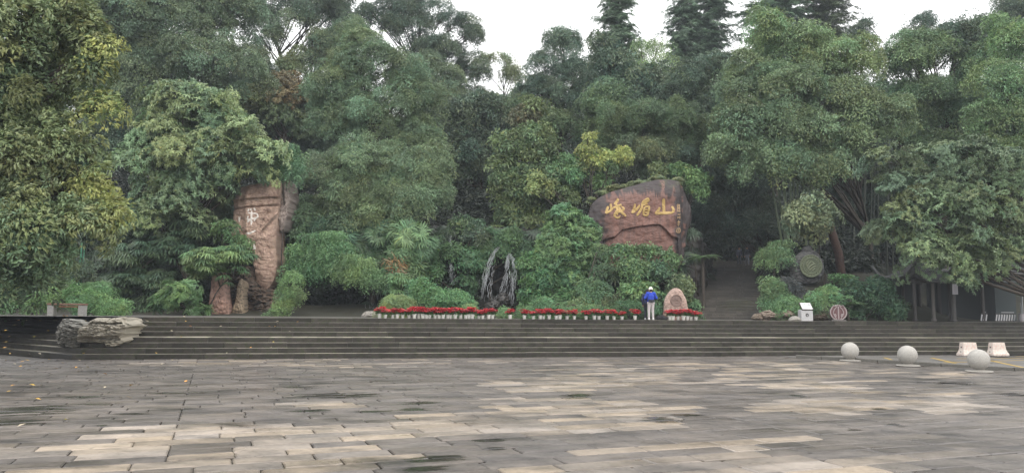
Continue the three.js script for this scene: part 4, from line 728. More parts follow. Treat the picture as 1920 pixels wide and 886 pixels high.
// ---- the tall red pillar with white characters and its neighbours
const sandTex = (sd, a, b, fx = 30, fy = 14) => dataTex(256, 512, (u, v) => {
  const n1 = tile(u, v, 7, sd, 4), n2 = fbm(u * 9, v * fy, sd + 2, 4), n3 = fbm(u * fx, v * 60, sd, 3), st = smooth(-0.1, 0.45, n2), k = 1 + 0.3 * n3 + 0.25 * n1;
  return [0, 1, 2].map((i) => Math.pow(clamp(lerp(a[i], b[i], st) * k, 0, 1), 1 / 2.2));
}, true);
{
  const D = 44, g = thing('rock_pillar', at(490, 540, D), 'tall reddish rock pillar with white painted characters and a hanging point', 'rock');
  const ledge = (x, y) => 0.28 * smooth(1.5, 0, Math.abs(y - 373 - (x - 470) * -0.06)) - 0.22 * smooth(2, 0, Math.abs(y - 389 + (x - 470) * 0.06)) + 0.25 * smooth(3.5, 0, Math.abs((x - 498) + (y - 430) * 0.75)) * smooth(440, 425, y) * smooth(395, 405, y);
  const rk = rockShape([[430, 440], [432, 412], [437, 370], [448, 350], [475, 345], [500, 340], [522, 337], [528, 342], [524, 372], [520, 405], [518, 440], [516, 470], [519, 488], [517, 515], [509, 532], [500, 542], [490, 537], [479, 520], [474, 490], [466, 470], [445, 460]], D, { bulge: 0.35, pow: 6, amp: 0.1, rug: 0.5, back: 2.4, seed: 8, c: [487, 430], m: 220, rings: 90, front: (x, y) => ledge(x, y) - 0.3 * smooth(468, 452, x) * smooth(470, 440, y) });
  const side = rockShape([[524, 342], [541, 336], [544, 362], [541, 392], [534, 424], [528, 434], [521, 430], [520, 390]], D + 0.5, { bulge: 0.3, amp: 0.12, back: 2, seed: 14, m: 60, rings: 16 });
  const ch = (p) => [430 + p[0] / 4.215, 340 + p[1] / 4.215], white = std({ color: lin(0.72, 0.68, 0.64), roughness: 0.8 });
  const txt = strokes([[2.6, [176, 232], [192, 222]], [2.6, [210, 204], [216, 238]], [2.4, [168, 222], [162, 244]], [2.6, [160, 254], [230, 258]], [2.6, [230, 258], [236, 284], [214, 296]], [2.6, [164, 278], [156, 304], [228, 290]], [3, [190, 236], [186, 350]], [2.6, [184, 300], [152, 326]], [2.6, [222, 292], [206, 316]], [3, [148, 412], [176, 414], [222, 392]], [3, [170, 480], [168, 534]], [4, [204, 498], [212, 538]], [3, [168, 532], [222, 534]], [2, [60, 284], [86, 282]], [2, [74, 284], [72, 318]], [2.2, [64, 300], [84, 296]]], rk.surf, ch, 0.02);
  rebase([rk.g, side.g, txt], g);
  mesh('rock_body', rk.g, std({ map: sandTex(3, [0.4, 0.285, 0.225], [0.29, 0.195, 0.155]), roughness: 0.85, side: THREE.DoubleSide }), g);
  mesh('rock_flank', side.g, std({ map: sandTex(9, [0.3, 0.25, 0.225], [0.16, 0.12, 0.105]), roughness: 0.85, side: THREE.DoubleSide }), g);
  mesh('painted_character', txt, white, g);
  const base = rockShape([[424, 594], [420, 540], [432, 505], [468, 500], [492, 530], [520, 545], [524, 594]], 44.3, { bulge: 0.7, amp: 0.35, back: 1.6, seed: 21 });
  const b = thing('rock', at(470, 594, 44.3), 'dark brown rock under the hanging point of the tall red pillar', 'rock'); rebase([base.g], b);
  mesh('rock_body', base.g, std({ map: sandTex(5, [0.14, 0.1, 0.075], [0.05, 0.042, 0.034]), roughness: 0.8, side: THREE.DoubleSide }), b);
  for (const [o, D2, l, ca, cb, sd] of [[[[396, 594], [394, 540], [399, 505], [407, 497], [415, 508], [424, 545], [426, 594]], 42.4, 'small reddish rock pillar under the spilling long-leaved plant', [0.4, 0.25, 0.2], [0.22, 0.15, 0.12], 31], [[[434, 594], [441, 560], [450, 522], [459, 528], [457, 560], [455, 594]], 43, 'slim tan stone fin beside the small reddish pillar', [0.36, 0.28, 0.2], [0.16, 0.13, 0.09], 33]]) {
    const r = rockShape(o, D2, { bulge: 0.3, amp: 0.08, back: 0.8, seed: sd, m: 70, rings: 18 }), t = thing('rock_pillar', at(o[0][0] + 12, 594, D2), l, 'rock'); rebase([r.g], t);
    mesh('rock_body', r.g, std({ map: sandTex(sd, ca, cb), roughness: 0.85, side: THREE.DoubleSide }), t);
  }
}
// ---- the two boulders on the steps
{
  const D1 = -onTerr(180, 0.75).z;
  const tex = sandTex(40, [0.4, 0.36, 0.29], [0.2, 0.19, 0.15], 40, 30), tex2 = sandTex(44, [0.26, 0.25, 0.22], [0.07, 0.07, 0.06], 40, 24);
  const r1 = rockShape([[106, 640], [107, 620], [112, 603], [124, 597], [138, 598], [152, 605], [160, 614], [156, 632], [148, 644], [136, 655], [120, 650], [110, 652]], D1 + 0.2, { bulge: 0.55, pow: 2.2, amp: 0.2, back: 1.0, seed: 41 });
  const a = thing('boulder', at(130, 652, D1 + 0.2), 'rounded grey mottled boulder, left one of the two on the steps', 'boulder'); rebase([r1.g], a); mesh('rock_body', r1.g, std({ map: tex2, roughness: 0.85, side: THREE.DoubleSide }), a);
  const layer = (x, y, r) => (1 - smooth(0.72, 0.97, r)) * layer0(x, y);
  const layer0 = (x, y) => -0.45 * smooth(629, 631.5, y + (x - 195) * 0.05) + 0.28 * smooth(634, 637, y + (x - 195) * -0.06) * smooth(160, 200, x) - 0.25 * smooth(1.6, 0, Math.abs(y - 606.5 - (x - 195) * -0.02)) + 0.1 * smooth(606, 604, y);
  const r2 = rockShape([[144, 622], [152, 614], [163, 608], [172, 599], [184, 595], [200, 597], [216, 595], [232, 595], [238, 602], [245, 608], [243, 613], [236, 615], [235, 624], [228, 633], [231, 638], [221, 646], [206, 650], [190, 645], [172, 642], [150, 640], [144, 632]], D1, { bulge: 0.5, pow: 3.5, amp: 0.17, back: 1.5, seed: 47, m: 140, rings: 44, front: layer });
  const b = thing('boulder', at(195, 645, D1), 'flat layered tan boulder, right one of the two on the steps', 'boulder'); rebase([r2.g], b); mesh('rock_body', r2.g, std({ map: tex, roughness: 0.85, side: THREE.DoubleSide }), b);
}
// ---- waterfalls: bundles of falling strands
{
  const water = new THREE.MeshPhysicalMaterial({ color: lin(0.74, 0.77, 0.8), roughness: 0.35, transmission: 0.45, thickness: 0, side: THREE.DoubleSide });
  const stream = (path, w0, w1, D, n) => {
    const c = new THREE.CatmullRomCurve3(path.map(([x, y]) => at(x, y, D))), out = [];
    for (let s = 0; s < n; s++) {
      const f0 = rr(0, 0.85), f1 = Math.min(1, f0 + rr(0.05, 0.26)), m = 9, pos = [], idx = [], o = (rr(-1, 1) + rr(-1, 1) + rr(-1, 1)) * 0.62, ph = rr(0, 9), wd = rr(0.003, 0.011);
      for (let i = 0; i <= m; i++) { const f = lerp(f0, f1, i / m), p = c.getPoint(f), w = lerp(w0, w1, f) * D / F * 0.5, x = o * w + 0.08 * noise3(f * 8, ph, 1), z = 0.1 * noise3(f * 3, ph, 5), h = wd * (0.5 + 0.7 * Math.abs(noise3(f * 9, ph, 3))); pos.push(p.x + x - h, p.y, p.z + z, p.x + x + h, p.y, p.z + z + 0.01); if (i) { const q = i * 2; idx.push(q - 2, q - 1, q, q - 1, q + 1, q); } }
      const g = geo(pos, idx).toNonIndexed(); g.computeVertexNormals(); out.push(g);
    }
    return merge(out);
  };
  const fall = (label, base, list) => { const t = thing('waterfall', at(...base), label, 'waterfall'); for (const a of list) { const g = stream(...a); rebase([g], t); tag(mesh('water_stream', g, water, t), null, null, null, 'stuff'); } };
  fall('white waterfall in four streams between the shrubs at the centre', [935, 590, 45.4], [
    [[[936, 462], [926, 474], [919, 490], [913, 508], [908, 534], [903, 566]], 3, 14, 45.6, 90], [[[926, 496], [923, 512], [920, 535], [917, 566]], 2, 7, 45.6, 24],
    [[[954, 472], [952, 490], [948, 520], [942, 545], [930, 566]], 3, 13, 45.4, 74], [[[956, 474], [962, 486], [963, 505], [960, 535], [955, 572]], 3, 14, 45.4, 84]]);
  fall('thin white waterfall dropping through the shrubs left of the big one', [848, 540, 45.6], [[[[844, 440], [845, 458], [846, 470]], 3, 4, 45.4, 20], [[[845, 492], [846, 510], [849, 534]], 3, 12, 45.2, 60]]);
  fall('faint strands of water at the right end of the dark grotto', [690, 590, 44.4], [[[[684, 548], [684, 570], [685, 588]], 4, 5, 44.4, 5], [[[694, 550], [694, 570], [695, 588]], 8, 12, 44.4, 12]]);
  const dk = std({ map: sandTex(60, [0.05, 0.045, 0.04], [0.02, 0.02, 0.02]), roughness: 0.25, side: THREE.DoubleSide });
  for (const [o, D, l] of [[[[930, 572], [934, 552], [945, 548], [954, 556], [956, 572], [950, 584], [936, 584]], 44.6, 'black wet boulder at the foot of the big waterfall, the taller one'], [[[908, 580], [912, 566], [924, 560], [936, 566], [938, 580], [924, 590]], 44.2, 'low black wet boulder at the foot of the big waterfall']]) {
    const r = rockShape(o, D, { bulge: 0.35, pow: 2, amp: 0.12, back: 0.7, seed: D, m: 50, rings: 14 }), t = thing('boulder', at(o[0][0] + 12, 590, D), l, 'boulder'); rebase([r.g], t); mesh('rock_body', r.g, dk, t);
  }
  const r3 = rockShape([[676, 594], [682, 585], [700, 583], [712, 590], [708, 597], [680, 598]], 40.5, { bulge: 0.3, amp: 0.1, back: 0.6, seed: 77, m: 50, rings: 12 }), t3 = thing('boulder', at(694, 597, 40.5), 'pale flat stone at the left end of the flower row', 'boulder'); rebase([r3.g], t3);
  mesh('rock_body', r3.g, std({ map: sandTex(78, [0.3, 0.28, 0.25], [0.15, 0.14, 0.12]), roughness: 0.8, side: THREE.DoubleSide }), t3);
}
// ---- stairway climbing into the forest
{
  const g = new THREE.Group(); g.name = 'forest_stairway'; scene.add(g); tag(g, 'dark stone stairway climbing into the shaded forest', null, null, 'structure');
  const m = [0.05, 0.06, 0.07].map((a) => new THREE.MeshStandardMaterial({ vertexColors: true, color: lin(1, 1, 1), map: rockGrain, roughness: 0.55 })), yaw = Math.atan2(-pathSide.z, pathSide.x);
  let s = 0, y = TOP;
  for (let k = 0; k < 32; k++) {
    const d = k < 6 ? 0.36 : 1.18, h = 0.168; y += h;
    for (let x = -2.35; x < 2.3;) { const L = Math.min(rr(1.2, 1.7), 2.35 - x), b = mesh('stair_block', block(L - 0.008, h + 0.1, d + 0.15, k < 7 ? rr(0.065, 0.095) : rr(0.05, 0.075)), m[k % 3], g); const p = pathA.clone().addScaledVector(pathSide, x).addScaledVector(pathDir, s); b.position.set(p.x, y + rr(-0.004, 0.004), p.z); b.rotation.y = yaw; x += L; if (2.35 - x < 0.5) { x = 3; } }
    s += d;
  }
  // cheeks: low side walls
  for (const sd of [-1, 1]) for (let k = 0; k < 10; k++) { const a = k * 3, p = pathA.clone().addScaledVector(pathSide, sd * 2.55).addScaledVector(pathDir, a + 1.5), w = mesh('side_wall_stone', chamfer(0.4, 0.5 + (pathH(a + 3) - pathH(a)), 2.98, 0.03), groundMat, g); w.position.set(p.x, pathH(a + 1.5) + 0.05, p.z); w.rotation.y = yaw; }
}
// plants hanging over the cliff: too many to count
{
  const list = [];
  for (let i = 0; i < 1500; i++) {
    const x = rr(100, 1300), D = 47.2 - rr(0, 0.6), y = rr(425, 590); if (x > 575 && x < 680 && y > 535) continue; if (x > 885 && x < 990 && y > 455) continue; if (noise3(x * 0.012, y * 0.02, 4) < -0.15 && y > 450) continue;
    const p = at(x, y, D), v = rr(0.6, 1.2); if (p.y < TOP + 0.2) continue; list.push({ p, n: V(rr(-0.3, 0.3), 0.8, 0.7).normalize(), s: rr(0.8, 1.5), c: lin(0.05 * v, 0.085 * v, 0.05 * v) });
  }
  const g = new THREE.Group(); g.name = 'cliff_plants'; scene.add(g); tag(g, 'dark ferns and creepers hanging over the rock face', 'cliff plants', null, 'stuff');
  leafy(g, 'leaves', 'longleaf', list.filter((_, i) => i % 2)); leafy(g, 'leaves', 'glossy', list.filter((_, i) => !(i % 2)));
}

// ---------------------------------------------------------------- things on the terrace and the plaza
const lathe = (pts, n = 20) => new THREE.LatheGeometry(pts.map(([r, y]) => new THREE.Vector2(r, y)), n);
// potted poinsettias
{
  const potM = std({ color: lin(0.66, 0.66, 0.64), roughness: 0.5 }), soilM = std({ color: lin(0.05, 0.035, 0.025), roughness: 1 });
  const green = new THREE.MeshPhysicalMaterial({ color: lin(0.07, 0.15, 0.05), vertexColors: true, roughness: 0.5, transmission: 0.2, thickness: 0, side: THREE.DoubleSide });
  const reds = [[0.6, 0.05, 0.075], [0.54, 0.04, 0.06], [0.62, 0.09, 0.11]].map((c) => new THREE.MeshPhysicalMaterial({ color: lin(...c), vertexColors: true, roughness: 0.55, transmission: 0.25, thickness: 0, side: THREE.DoubleSide }));
  const pot = lathe([[0, 0], [0.06, 0], [0.078, 0.16], [0.088, 0.162], [0.088, 0.188], [0.078, 0.188], [0.074, 0.165], [0, 0.162]], 18);
  const make = (v) => {
    const g = new THREE.Group(), gr = new Leaves(), rd = new Leaves();
    for (let i = 0; i < 46; i++) { const a = rr(0, 6.283), r = rr(0.03, 0.15), d = V(Math.cos(a), rr(-0.4, 0.3), Math.sin(a)).normalize(); gr.leaf(V(Math.cos(a) * r * 0.6, rr(0.2, 0.33), Math.sin(a) * r * 0.6), d, V(0, 1, 0).add(rv().multiplyScalar(0.4)).normalize(), rr(0.1, 0.15), 0.06, 0.3, tone()); }
    for (let k = 0; k < 14; k++) {
      const a0 = rr(0, 6.283), r0 = 0.2 * Math.sqrt(rnd()), c = V(Math.cos(a0) * r0, rr(0.33, 0.5) - r0 * 0.3, Math.sin(a0) * r0), t0 = rr(0.8, 1.2);
      for (let i = 0; i < 8; i++) { const a = i / 8 * 6.283 + rr(-0.3, 0.3); rd.leaf(c, V(Math.cos(a), rr(-0.15, 0.45), Math.sin(a)).normalize(), V(0, 1, 0).add(rv().multiplyScalar(0.4)).normalize(), rr(0.09, 0.14), 0.06, 0.25, tone(0.12, 0.02).map((q) => q * t0)); }
      gr.blade(V(0, 0.18, 0), c.clone().sub(V(0, 0.18, 0)).normalize(), c.distanceTo(V(0, 0.18, 0)), 0.014, 0, [0.8, 0.9, 0.7]);
    }
    const gg = gr.geo(), rg = rd.geo(); gg.computeVertexNormals(); rg.computeVertexNormals();
    mesh('pot', pot, potM, g); mesh('soil', new THREE.CylinderGeometry(0.074, 0.074, 0.01, 14).translate(0, 0.168, 0), soilM, g); mesh('green_leaves', gg, green, g); mesh('red_bracts', rg, reds[v % 3], g);
    return g;
  };
  const protos = [0, 1, 2, 3, 4].map(make);
  const row = (list, label, group, base = 0) => list.forEach((x, i) => {
    const c = protos[(i * 3 + base) % 5].clone(); c.name = numbered('potted_poinsettia'); c.position.copy(onTerr(x + rr(-1.3, 1.3), EDGE + 0.34 + rr(-0.1, 0.12), TOP + 0.004)); c.rotation.set(rr(-0.04, 0.04), rr(0, 6.283), rr(-0.05, 0.05)); const s = rr(0.95, 1.2); c.scale.set(s * 1.08, s * rr(0.85, 1.05), s * 1.08);
    tag(c, NTH[i] + label, 'potted plant', group); scene.add(c);
  });
  row([[215, 290, 375, 450, 515, 595, 668, 715, 780, 815, 865, 925, 975, 1030, 1090, 1128, 1190, 1268, 1330, 1370, 1415, 1490, 1550, 1612, 1660]].flat().map((x) => 680 + x / 6.857), ' pot of red poinsettias from the left in the unbroken left row', 'poinsettias of the left row');
  row([205, 275, 320, 358, 373, 400, 440, 455, 490, 528, 588, 628, 655, 695, 730, 772, 837].map((x) => 880 + x / 2.685), ' pot of red poinsettias from the left in the looser middle row', 'poinsettias of the middle row', 1);
  row([672, 733, 825, 897, 963, 1035, 1100].map((x) => 1180 + x / 8.86), ' pot of red poinsettias from the left before the stone tablet', 'poinsettias before the stone tablet', 2);
}
// stone tablet with a round medallion
{
  const D = -onTerr(1268, EDGE + 1.2).z, o = [[1244, 604], [1245, 580], [1247, 562], [1254, 549], [1262, 541], [1270, 540], [1279, 546], [1285, 558], [1290, 575], [1293, 604]];
  const r = rockShape(o, D, { bulge: 0.1, pow: 9, amp: 0.05, rug: 0.4, back: 0.45, seed: 91, m: 90, rings: 30, c: [1268, 565], front: (x, y) => -0.02 * smooth(10.4, 9.6, Math.hypot((x - 1267.5) / 1, (y - 563.5) / 1.08)) + 0.02 * Math.sin(y * 1.3) * smooth(1252, 1249, x) });
  const g = thing('stone_tablet', at(1268, 600, D), 'upright pinkish stone tablet with a round medallion, behind red flowers', 'stone tablet');
  const med = []; const c = r.surf(1267.5, 563.5), k = D / F;
  med.push(new THREE.TorusGeometry(10 * k, 0.018, 6, 40).scale(1, 1.08, 0.8).translate(c.x, c.y, c.z + 0.05)); med.push(new THREE.CylinderGeometry(9.6 * k, 9.6 * k, 0.04, 40).rotateX(Math.PI / 2).scale(1, 1.08, 1).translate(c.x, c.y, c.z + 0.012));
  for (let i = 0; i < 7; i++) med.push(new THREE.CapsuleGeometry(0.016, rr(0.08, 0.2), 2, 6).rotateZ(rr(0, 3)).translate(c.x + rr(-0.1, 0.1), c.y + rr(-0.1, 0.1), c.z + 0.034));
  const mg = merge(med); rebase([r.g, mg], g);
  mesh('rock_body', r.g, std({ map: sandTex(92, [0.4, 0.29, 0.245], [0.27, 0.2, 0.17]), roughness: 0.85, side: THREE.DoubleSide }), g);
  mesh('medallion', mg, std({ color: lin(0.31, 0.225, 0.19), map: rockGrain, roughness: 0.75 }), g);
}
// stone bench at the left
{
  const p = onTerr(124, EDGE + 0.55, TOP + 0.004), g = thing('stone_bench', p, 'stone bench with white legs and a reddish seat before the hedge', 'bench'); g.rotation.y = TH;
  const w = std({ color: lin(0.55, 0.53, 0.5), map: rockGrain, roughness: 0.7 });
  for (const x of [-0.58, 0.58]) mesh('leg', chamfer(0.24, 0.46, 0.42, 0.015, [x, 0.23, 0]), w, g);
  mesh('seat', chamfer(1.44, 0.07, 0.46, 0.015, [0, 0.497, 0]), std({ color: lin(0.36, 0.2, 0.14), map: rockGrain, roughness: 0.6 }), g);
  mesh('rail', chamfer(0.9, 0.05, 0.05, 0.01, [0, 0.4, 0.16]), std({ color: lin(0.3, 0.13, 0.08), roughness: 0.6 }), g);
}
// thin green lamp post in the hedge
{
  const b = at(142, 560, 38.6); b.y = TOP; const top = at(148, 455, 38.6), g = thing('green_post', b, 'thin green metal post rising out of the hedge at the left', 'post'), m = std({ color: lin(0.04, 0.17, 0.1), roughness: 0.45 }), h = top.y - b.y;
  mesh('pole', merge([cyl(V(0, 0, 0), V(0.12, h, 0), 0.05, 0.04), cyl(V(0, 0, 0), V(0, 0.06, 0), 0.1, 0.1, 14)]), m, g);
  mesh('second_pole', cyl(V(0.16, 0.6, 0), V(0.26, h * 0.96, 0), 0.022, 0.02), m, g); mesh('bracket', cyl(V(0.1, h * 0.8, 0), V(0.25, h * 0.8, 0), 0.015), m, g);
  mesh('junction_box', chamfer(0.12, 0.18, 0.1, 0.01, [0.22, h * 0.66, 0.03]), m, g);
}
// sphere bollards
{
  const tex = dataTex(256, 256, (u, v) => { const a = 0.8 + 0.3 * tile(u, v, 40, 2, 3) + 0.12 * tile(u, v, 5, 7, 3); return [a, a * 0.99, a * 0.96]; });
  const m = std({ color: lin(0.44, 0.43, 0.41), map: tex, roughness: 0.8 }), mb = std({ color: lin(0.36, 0.345, 0.32), map: tex, roughness: 0.85 });
  [[1595, 676.5, 'stone ball bollard farthest from the camera, leftmost of three'], [1703, 686, 'stone ball bollard in the middle of three'], [1837, 697, 'stone ball bollard nearest to the camera, before the concrete barriers']].forEach(([x, y, l], i) => {
    const g = thing('ball_bollard', gp(x, y), l, 'bollard', 'stone ball bollards along the parking kerb'), R = 0.343, s = new THREE.SphereGeometry(R, 48, 32), p = s.attributes.position;
    for (let k = 0; k < p.count; k++) { const q = V().fromBufferAttribute(p, k), f = 1 + 0.006 * fbm(q.x * 9, q.y * 9, q.z * 9 + i * 5, 3); p.setXYZ(k, q.x * f, q.y * f, q.z * f); } s.computeVertexNormals();
    mesh('ball', s.rotateY(i * 1.7).translate(0, R + 0.07, 0), m, g);
    mesh('base', lathe([[0, 0], [0.42, 0], [0.42, 0.03], [0.39, 0.05], [0.2, 0.06], [0.17, 0.09], [0, 0.1]], 28), mb, g);
  });
}
// concrete barriers
{
  const tex = dataTex(256, 256, (u, v) => { const n = fbm(u * 4, v * 4, 3, 4), p = smooth(0.02, 0.3, fbm(u * 5 + 9, v * 6, 5, 4)), d = smooth(0.25, 0.0, v) * smooth(-0.1, 0.3, fbm(u * 9, v * 5, 8, 3)), a = 0.86 + 0.15 * n; return [a * (1 - 0.5 * d), a * (1 - 0.2 * p - 0.55 * d), a * (1 - 0.22 * p - 0.6 * d)]; });
  [[1817, 667.5, 'pale concrete barrier block behind the nearest bollard, its left neighbour clear of it', 0], [1871, 667.5, 'pale pinkish concrete barrier block, the one nearer the right edge', 0.1]].forEach(([x, y, l, t], i) => {
    const g = thing('concrete_barrier', gp(x, y), i ? l : 'pale concrete barrier block partly behind the nearest ball bollard', 'barrier', 'concrete barriers before the steps'); g.rotation.y = 0.22 + t * 0.4;
    const ringsB = [[0.45, 0.29, 0.02], [0.46, 0.3, 0.05], [0.455, 0.295, 0.11], [0.42, 0.22, 0.2], [0.385, 0.175, 0.32], [0.355, 0.145, 0.6], [0.34, 0.13, 0.63]], P = [], I = [], T = [];
    ringsB.forEach(([w, d, y]) => { for (let q = 0; q < 32; q++) { const a = (q + 0.5) / 32 * 6.2832, cx = Math.cos(a), cz = Math.sin(a), e = Math.pow(Math.pow(Math.abs(cx), 9) + Math.pow(Math.abs(cz), 9), -1 / 9); P.push(cx * e * w + 0.004 * noise3(q, y * 9, i), y, cz * e * d); T.push(q / 8 + y * 0.3, y * 1.4); } });
    for (let r = 0; r < ringsB.length - 1; r++) for (let q = 0; q < 32; q++) { const a = r * 32 + q, b = r * 32 + (q + 1) % 32; I.push(a, a + 32, b, b, a + 32, b + 32); }
    const tc = P.length / 3; P.push(0, 0.63, 0); T.push(0, 0.9); for (let q = 0; q < 32; q++) I.push((ringsB.length - 1) * 32 + q, tc, (ringsB.length - 1) * 32 + (q + 1) % 32);
    const e = geo(P, I, T).toNonIndexed(); e.computeVertexNormals();
    mesh('block', e, std({ color: lin(0.66, 0.6, 0.54), map: tex, roughness: 0.85 }), g);
    for (const h of [0.2, 0.42]) mesh('hole', new THREE.CylinderGeometry(0.035, 0.035, 0.01, 12).rotateZ(Math.PI / 2 - 0.1).translate(h < 0.3 ? -0.418 : -0.377, h, 0), std({ color: lin(0.03, 0.03, 0.03) }), g);
    mesh('base_strip', bx(0.88, 0.03, 0.56, [0, 0.012, 0]), std({ color: lin(0.07, 0.06, 0.05) }), g);
  });
}
// information stand
{
  const p = onTerr(1511, EDGE + 0.55, TOP + 0.004), g = thing('information_stand', p, 'white stone pedestal with a tilted information board on top', 'information board'); g.rotation.y = 0.1;
  const s = new THREE.Shape(); s.moveTo(-0.3, 0); s.lineTo(0.3, 0); s.lineTo(0.3, 0.46); s.quadraticCurveTo(0.3, 0.56, 0.18, 0.57); s.lineTo(-0.18, 0.57); s.quadraticCurveTo(-0.3, 0.56, -0.3, 0.46); s.closePath();
  mesh('pedestal', new THREE.ExtrudeGeometry(s, { depth: 0.36, bevelEnabled: true, bevelSize: 0.015, bevelThickness: 0.015, bevelSegments: 2 }).translate(0, 0, -0.18), std({ color: lin(0.66, 0.66, 0.68), map: rockGrain, roughness: 0.6 }), g);
  const lg = mesh('emblem', merge([new THREE.TorusGeometry(0.07, 0.016, 6, 28).translate(0, 0.3, 0.2), new THREE.TorusGeometry(0.036, 0.012, 6, 18, 4.2).translate(0.004, 0.3, 0.2)]), std({ color: lin(0.06, 0.06, 0.06) }), g); void lg;
  const bd = new THREE.Group(); bd.name = 'board'; bd.position.set(0.02, 0.74, 0.06); bd.rotation.set(-0.75, 0, 0); g.add(bd);
  mesh('frame', chamfer(0.62, 0.5, 0.06, 0.012), std({ color: lin(0.05, 0.035, 0.03), roughness: 0.5 }), bd);
  const c = document.createElement('canvas'); c.width = 256; c.height = 192; const x = c.getContext('2d'); x.fillStyle = '#d6d6d8'; x.fillRect(0, 0, 256, 192);
  x.fillStyle = '#6b6f72'; x.beginPath(); x.moveTo(8, 60); for (let i = 0; i < 13; i++) x.lineTo(8 + i * 20, 22 + 26 * Math.abs(Math.sin(i * 1.9))); x.lineTo(248, 70); x.lineTo(120, 62); x.closePath(); x.fill();
  x.fillStyle = '#8d8f92'; x.fillRect(14, 84, 90, 8); x.fillRect(70, 100, 60, 6); x.fillStyle = '#54575a'; for (let i = 0; i < 5; i++) x.fillRect(14, 120 + i * 12, 100 - (i % 3) * 12, 4);
  const t = new THREE.CanvasTexture(c); t.colorSpace = THREE.SRGBColorSpace;
  mesh('panel', new THREE.PlaneGeometry(0.55, 0.43).translate(0, 0, 0.033), std({ map: t, roughness: 0.3 }), bd);
  mesh('support', chamfer(0.34, 0.12, 0.2, 0.01, [0, 0.62, -0.02]), std({ color: lin(0.05, 0.04, 0.04) }), g);
  const st = rockShape([[1481, 601], [1485, 594], [1494, 592], [1501, 596], [1503, 601]], -p.z - 0.2, { bulge: 0.15, amp: 0.05, back: 0.3, seed: 101, m: 40, rings: 10 }), s2 = thing('stone', at(1492, 601, -p.z - 0.2), 'small pale stone left of the information stand', 'stone'); rebase([st.g], s2);
  mesh('rock_body', st.g, std({ color: lin(0.42, 0.4, 0.36), map: rockGrain, roughness: 0.8, side: THREE.DoubleSide }), s2);
}
// round emblem sculpture: a drum whose face carries a lotus outline
{
  const p = onTerr(1573, EDGE + 0.75, TOP + 0.004), g = thing('emblem_sculpture', p, 'round maroon sculpture with pale lotus outlines on its face', 'sculpture'); g.rotation.y = -0.3;
  const k = -p.z / F, R = 14.6 * k, pale = std({ color: lin(0.5, 0.42, 0.42), map: rockGrain, roughness: 0.6 }), maroon = std({ color: lin(0.2, 0.1, 0.105), map: rockGrain, roughness: 0.6 }), white = std({ color: lin(0.55, 0.57, 0.57), map: rockGrain, roughness: 0.6 }), cy = R + 0.03;
  const arc = (r, t, z, a0, a1) => new THREE.TorusGeometry(r, t, 8, 44, a1 - a0).rotateZ(a0).translate(0, cy, z);
  mesh('disc', new THREE.CylinderGeometry(R * 0.94, R * 0.94, 0.16, 44).rotateX(Math.PI / 2).translate(0, cy, 0), maroon, g);
  mesh('face_ring', arc(R * 0.95, 0.035, 0.06, Math.PI * 0.76, Math.PI * 2.24), pale, g);
  mesh('rear_ring', merge([new THREE.CylinderGeometry(R * 0.9, R * 0.86, 0.3, 44, 1, true).rotateX(Math.PI / 2).translate(-0.1, cy - 0.02, -0.24), arc(R * 0.9, 0.04, -0.38, 0, 6.283)]), Object.assign(white.clone(), { side: THREE.DoubleSide }), g);
  const tb = (pts, r) => new THREE.TubeGeometry(new THREE.CatmullRomCurve3(pts.map(([x, y]) => V(x * R, cy + y * R, 0.09))), 24, r, 6);
  for (const s of [-1, 1]) { mesh('petal_outline', merge([tb([[s * 0.08, 1.02], [s * 0.2, 0.72], [s * 0.5, 0.32], [s * 0.6, -0.1], [s * 0.42, -0.5], [s * 0.22, -0.86]], 0.022), tb([[s * 0.1, 1.0], [s * 0.34, 0.82], [s * 0.56, 0.9], [s * 0.72, 0.6]], 0.02), tb([[s * 0.3, -0.3], [s * 0.44, -0.2], [s * 0.48, -0.42], [s * 0.34, -0.5], [s * 0.3, -0.3]], 0.03)]), pale, g); }
  mesh('centre_stem', new THREE.CapsuleGeometry(0.035, R * 1.5, 3, 8).translate(0, cy - 0.05 * R, 0.08), pale, g);
  mesh('plinth', chamfer(0.7, 0.07, 0.6, 0.015, [0, 0.03, -0.08]), std({ color: lin(0.2, 0.19, 0.18), map: rockGrain }), g);
}
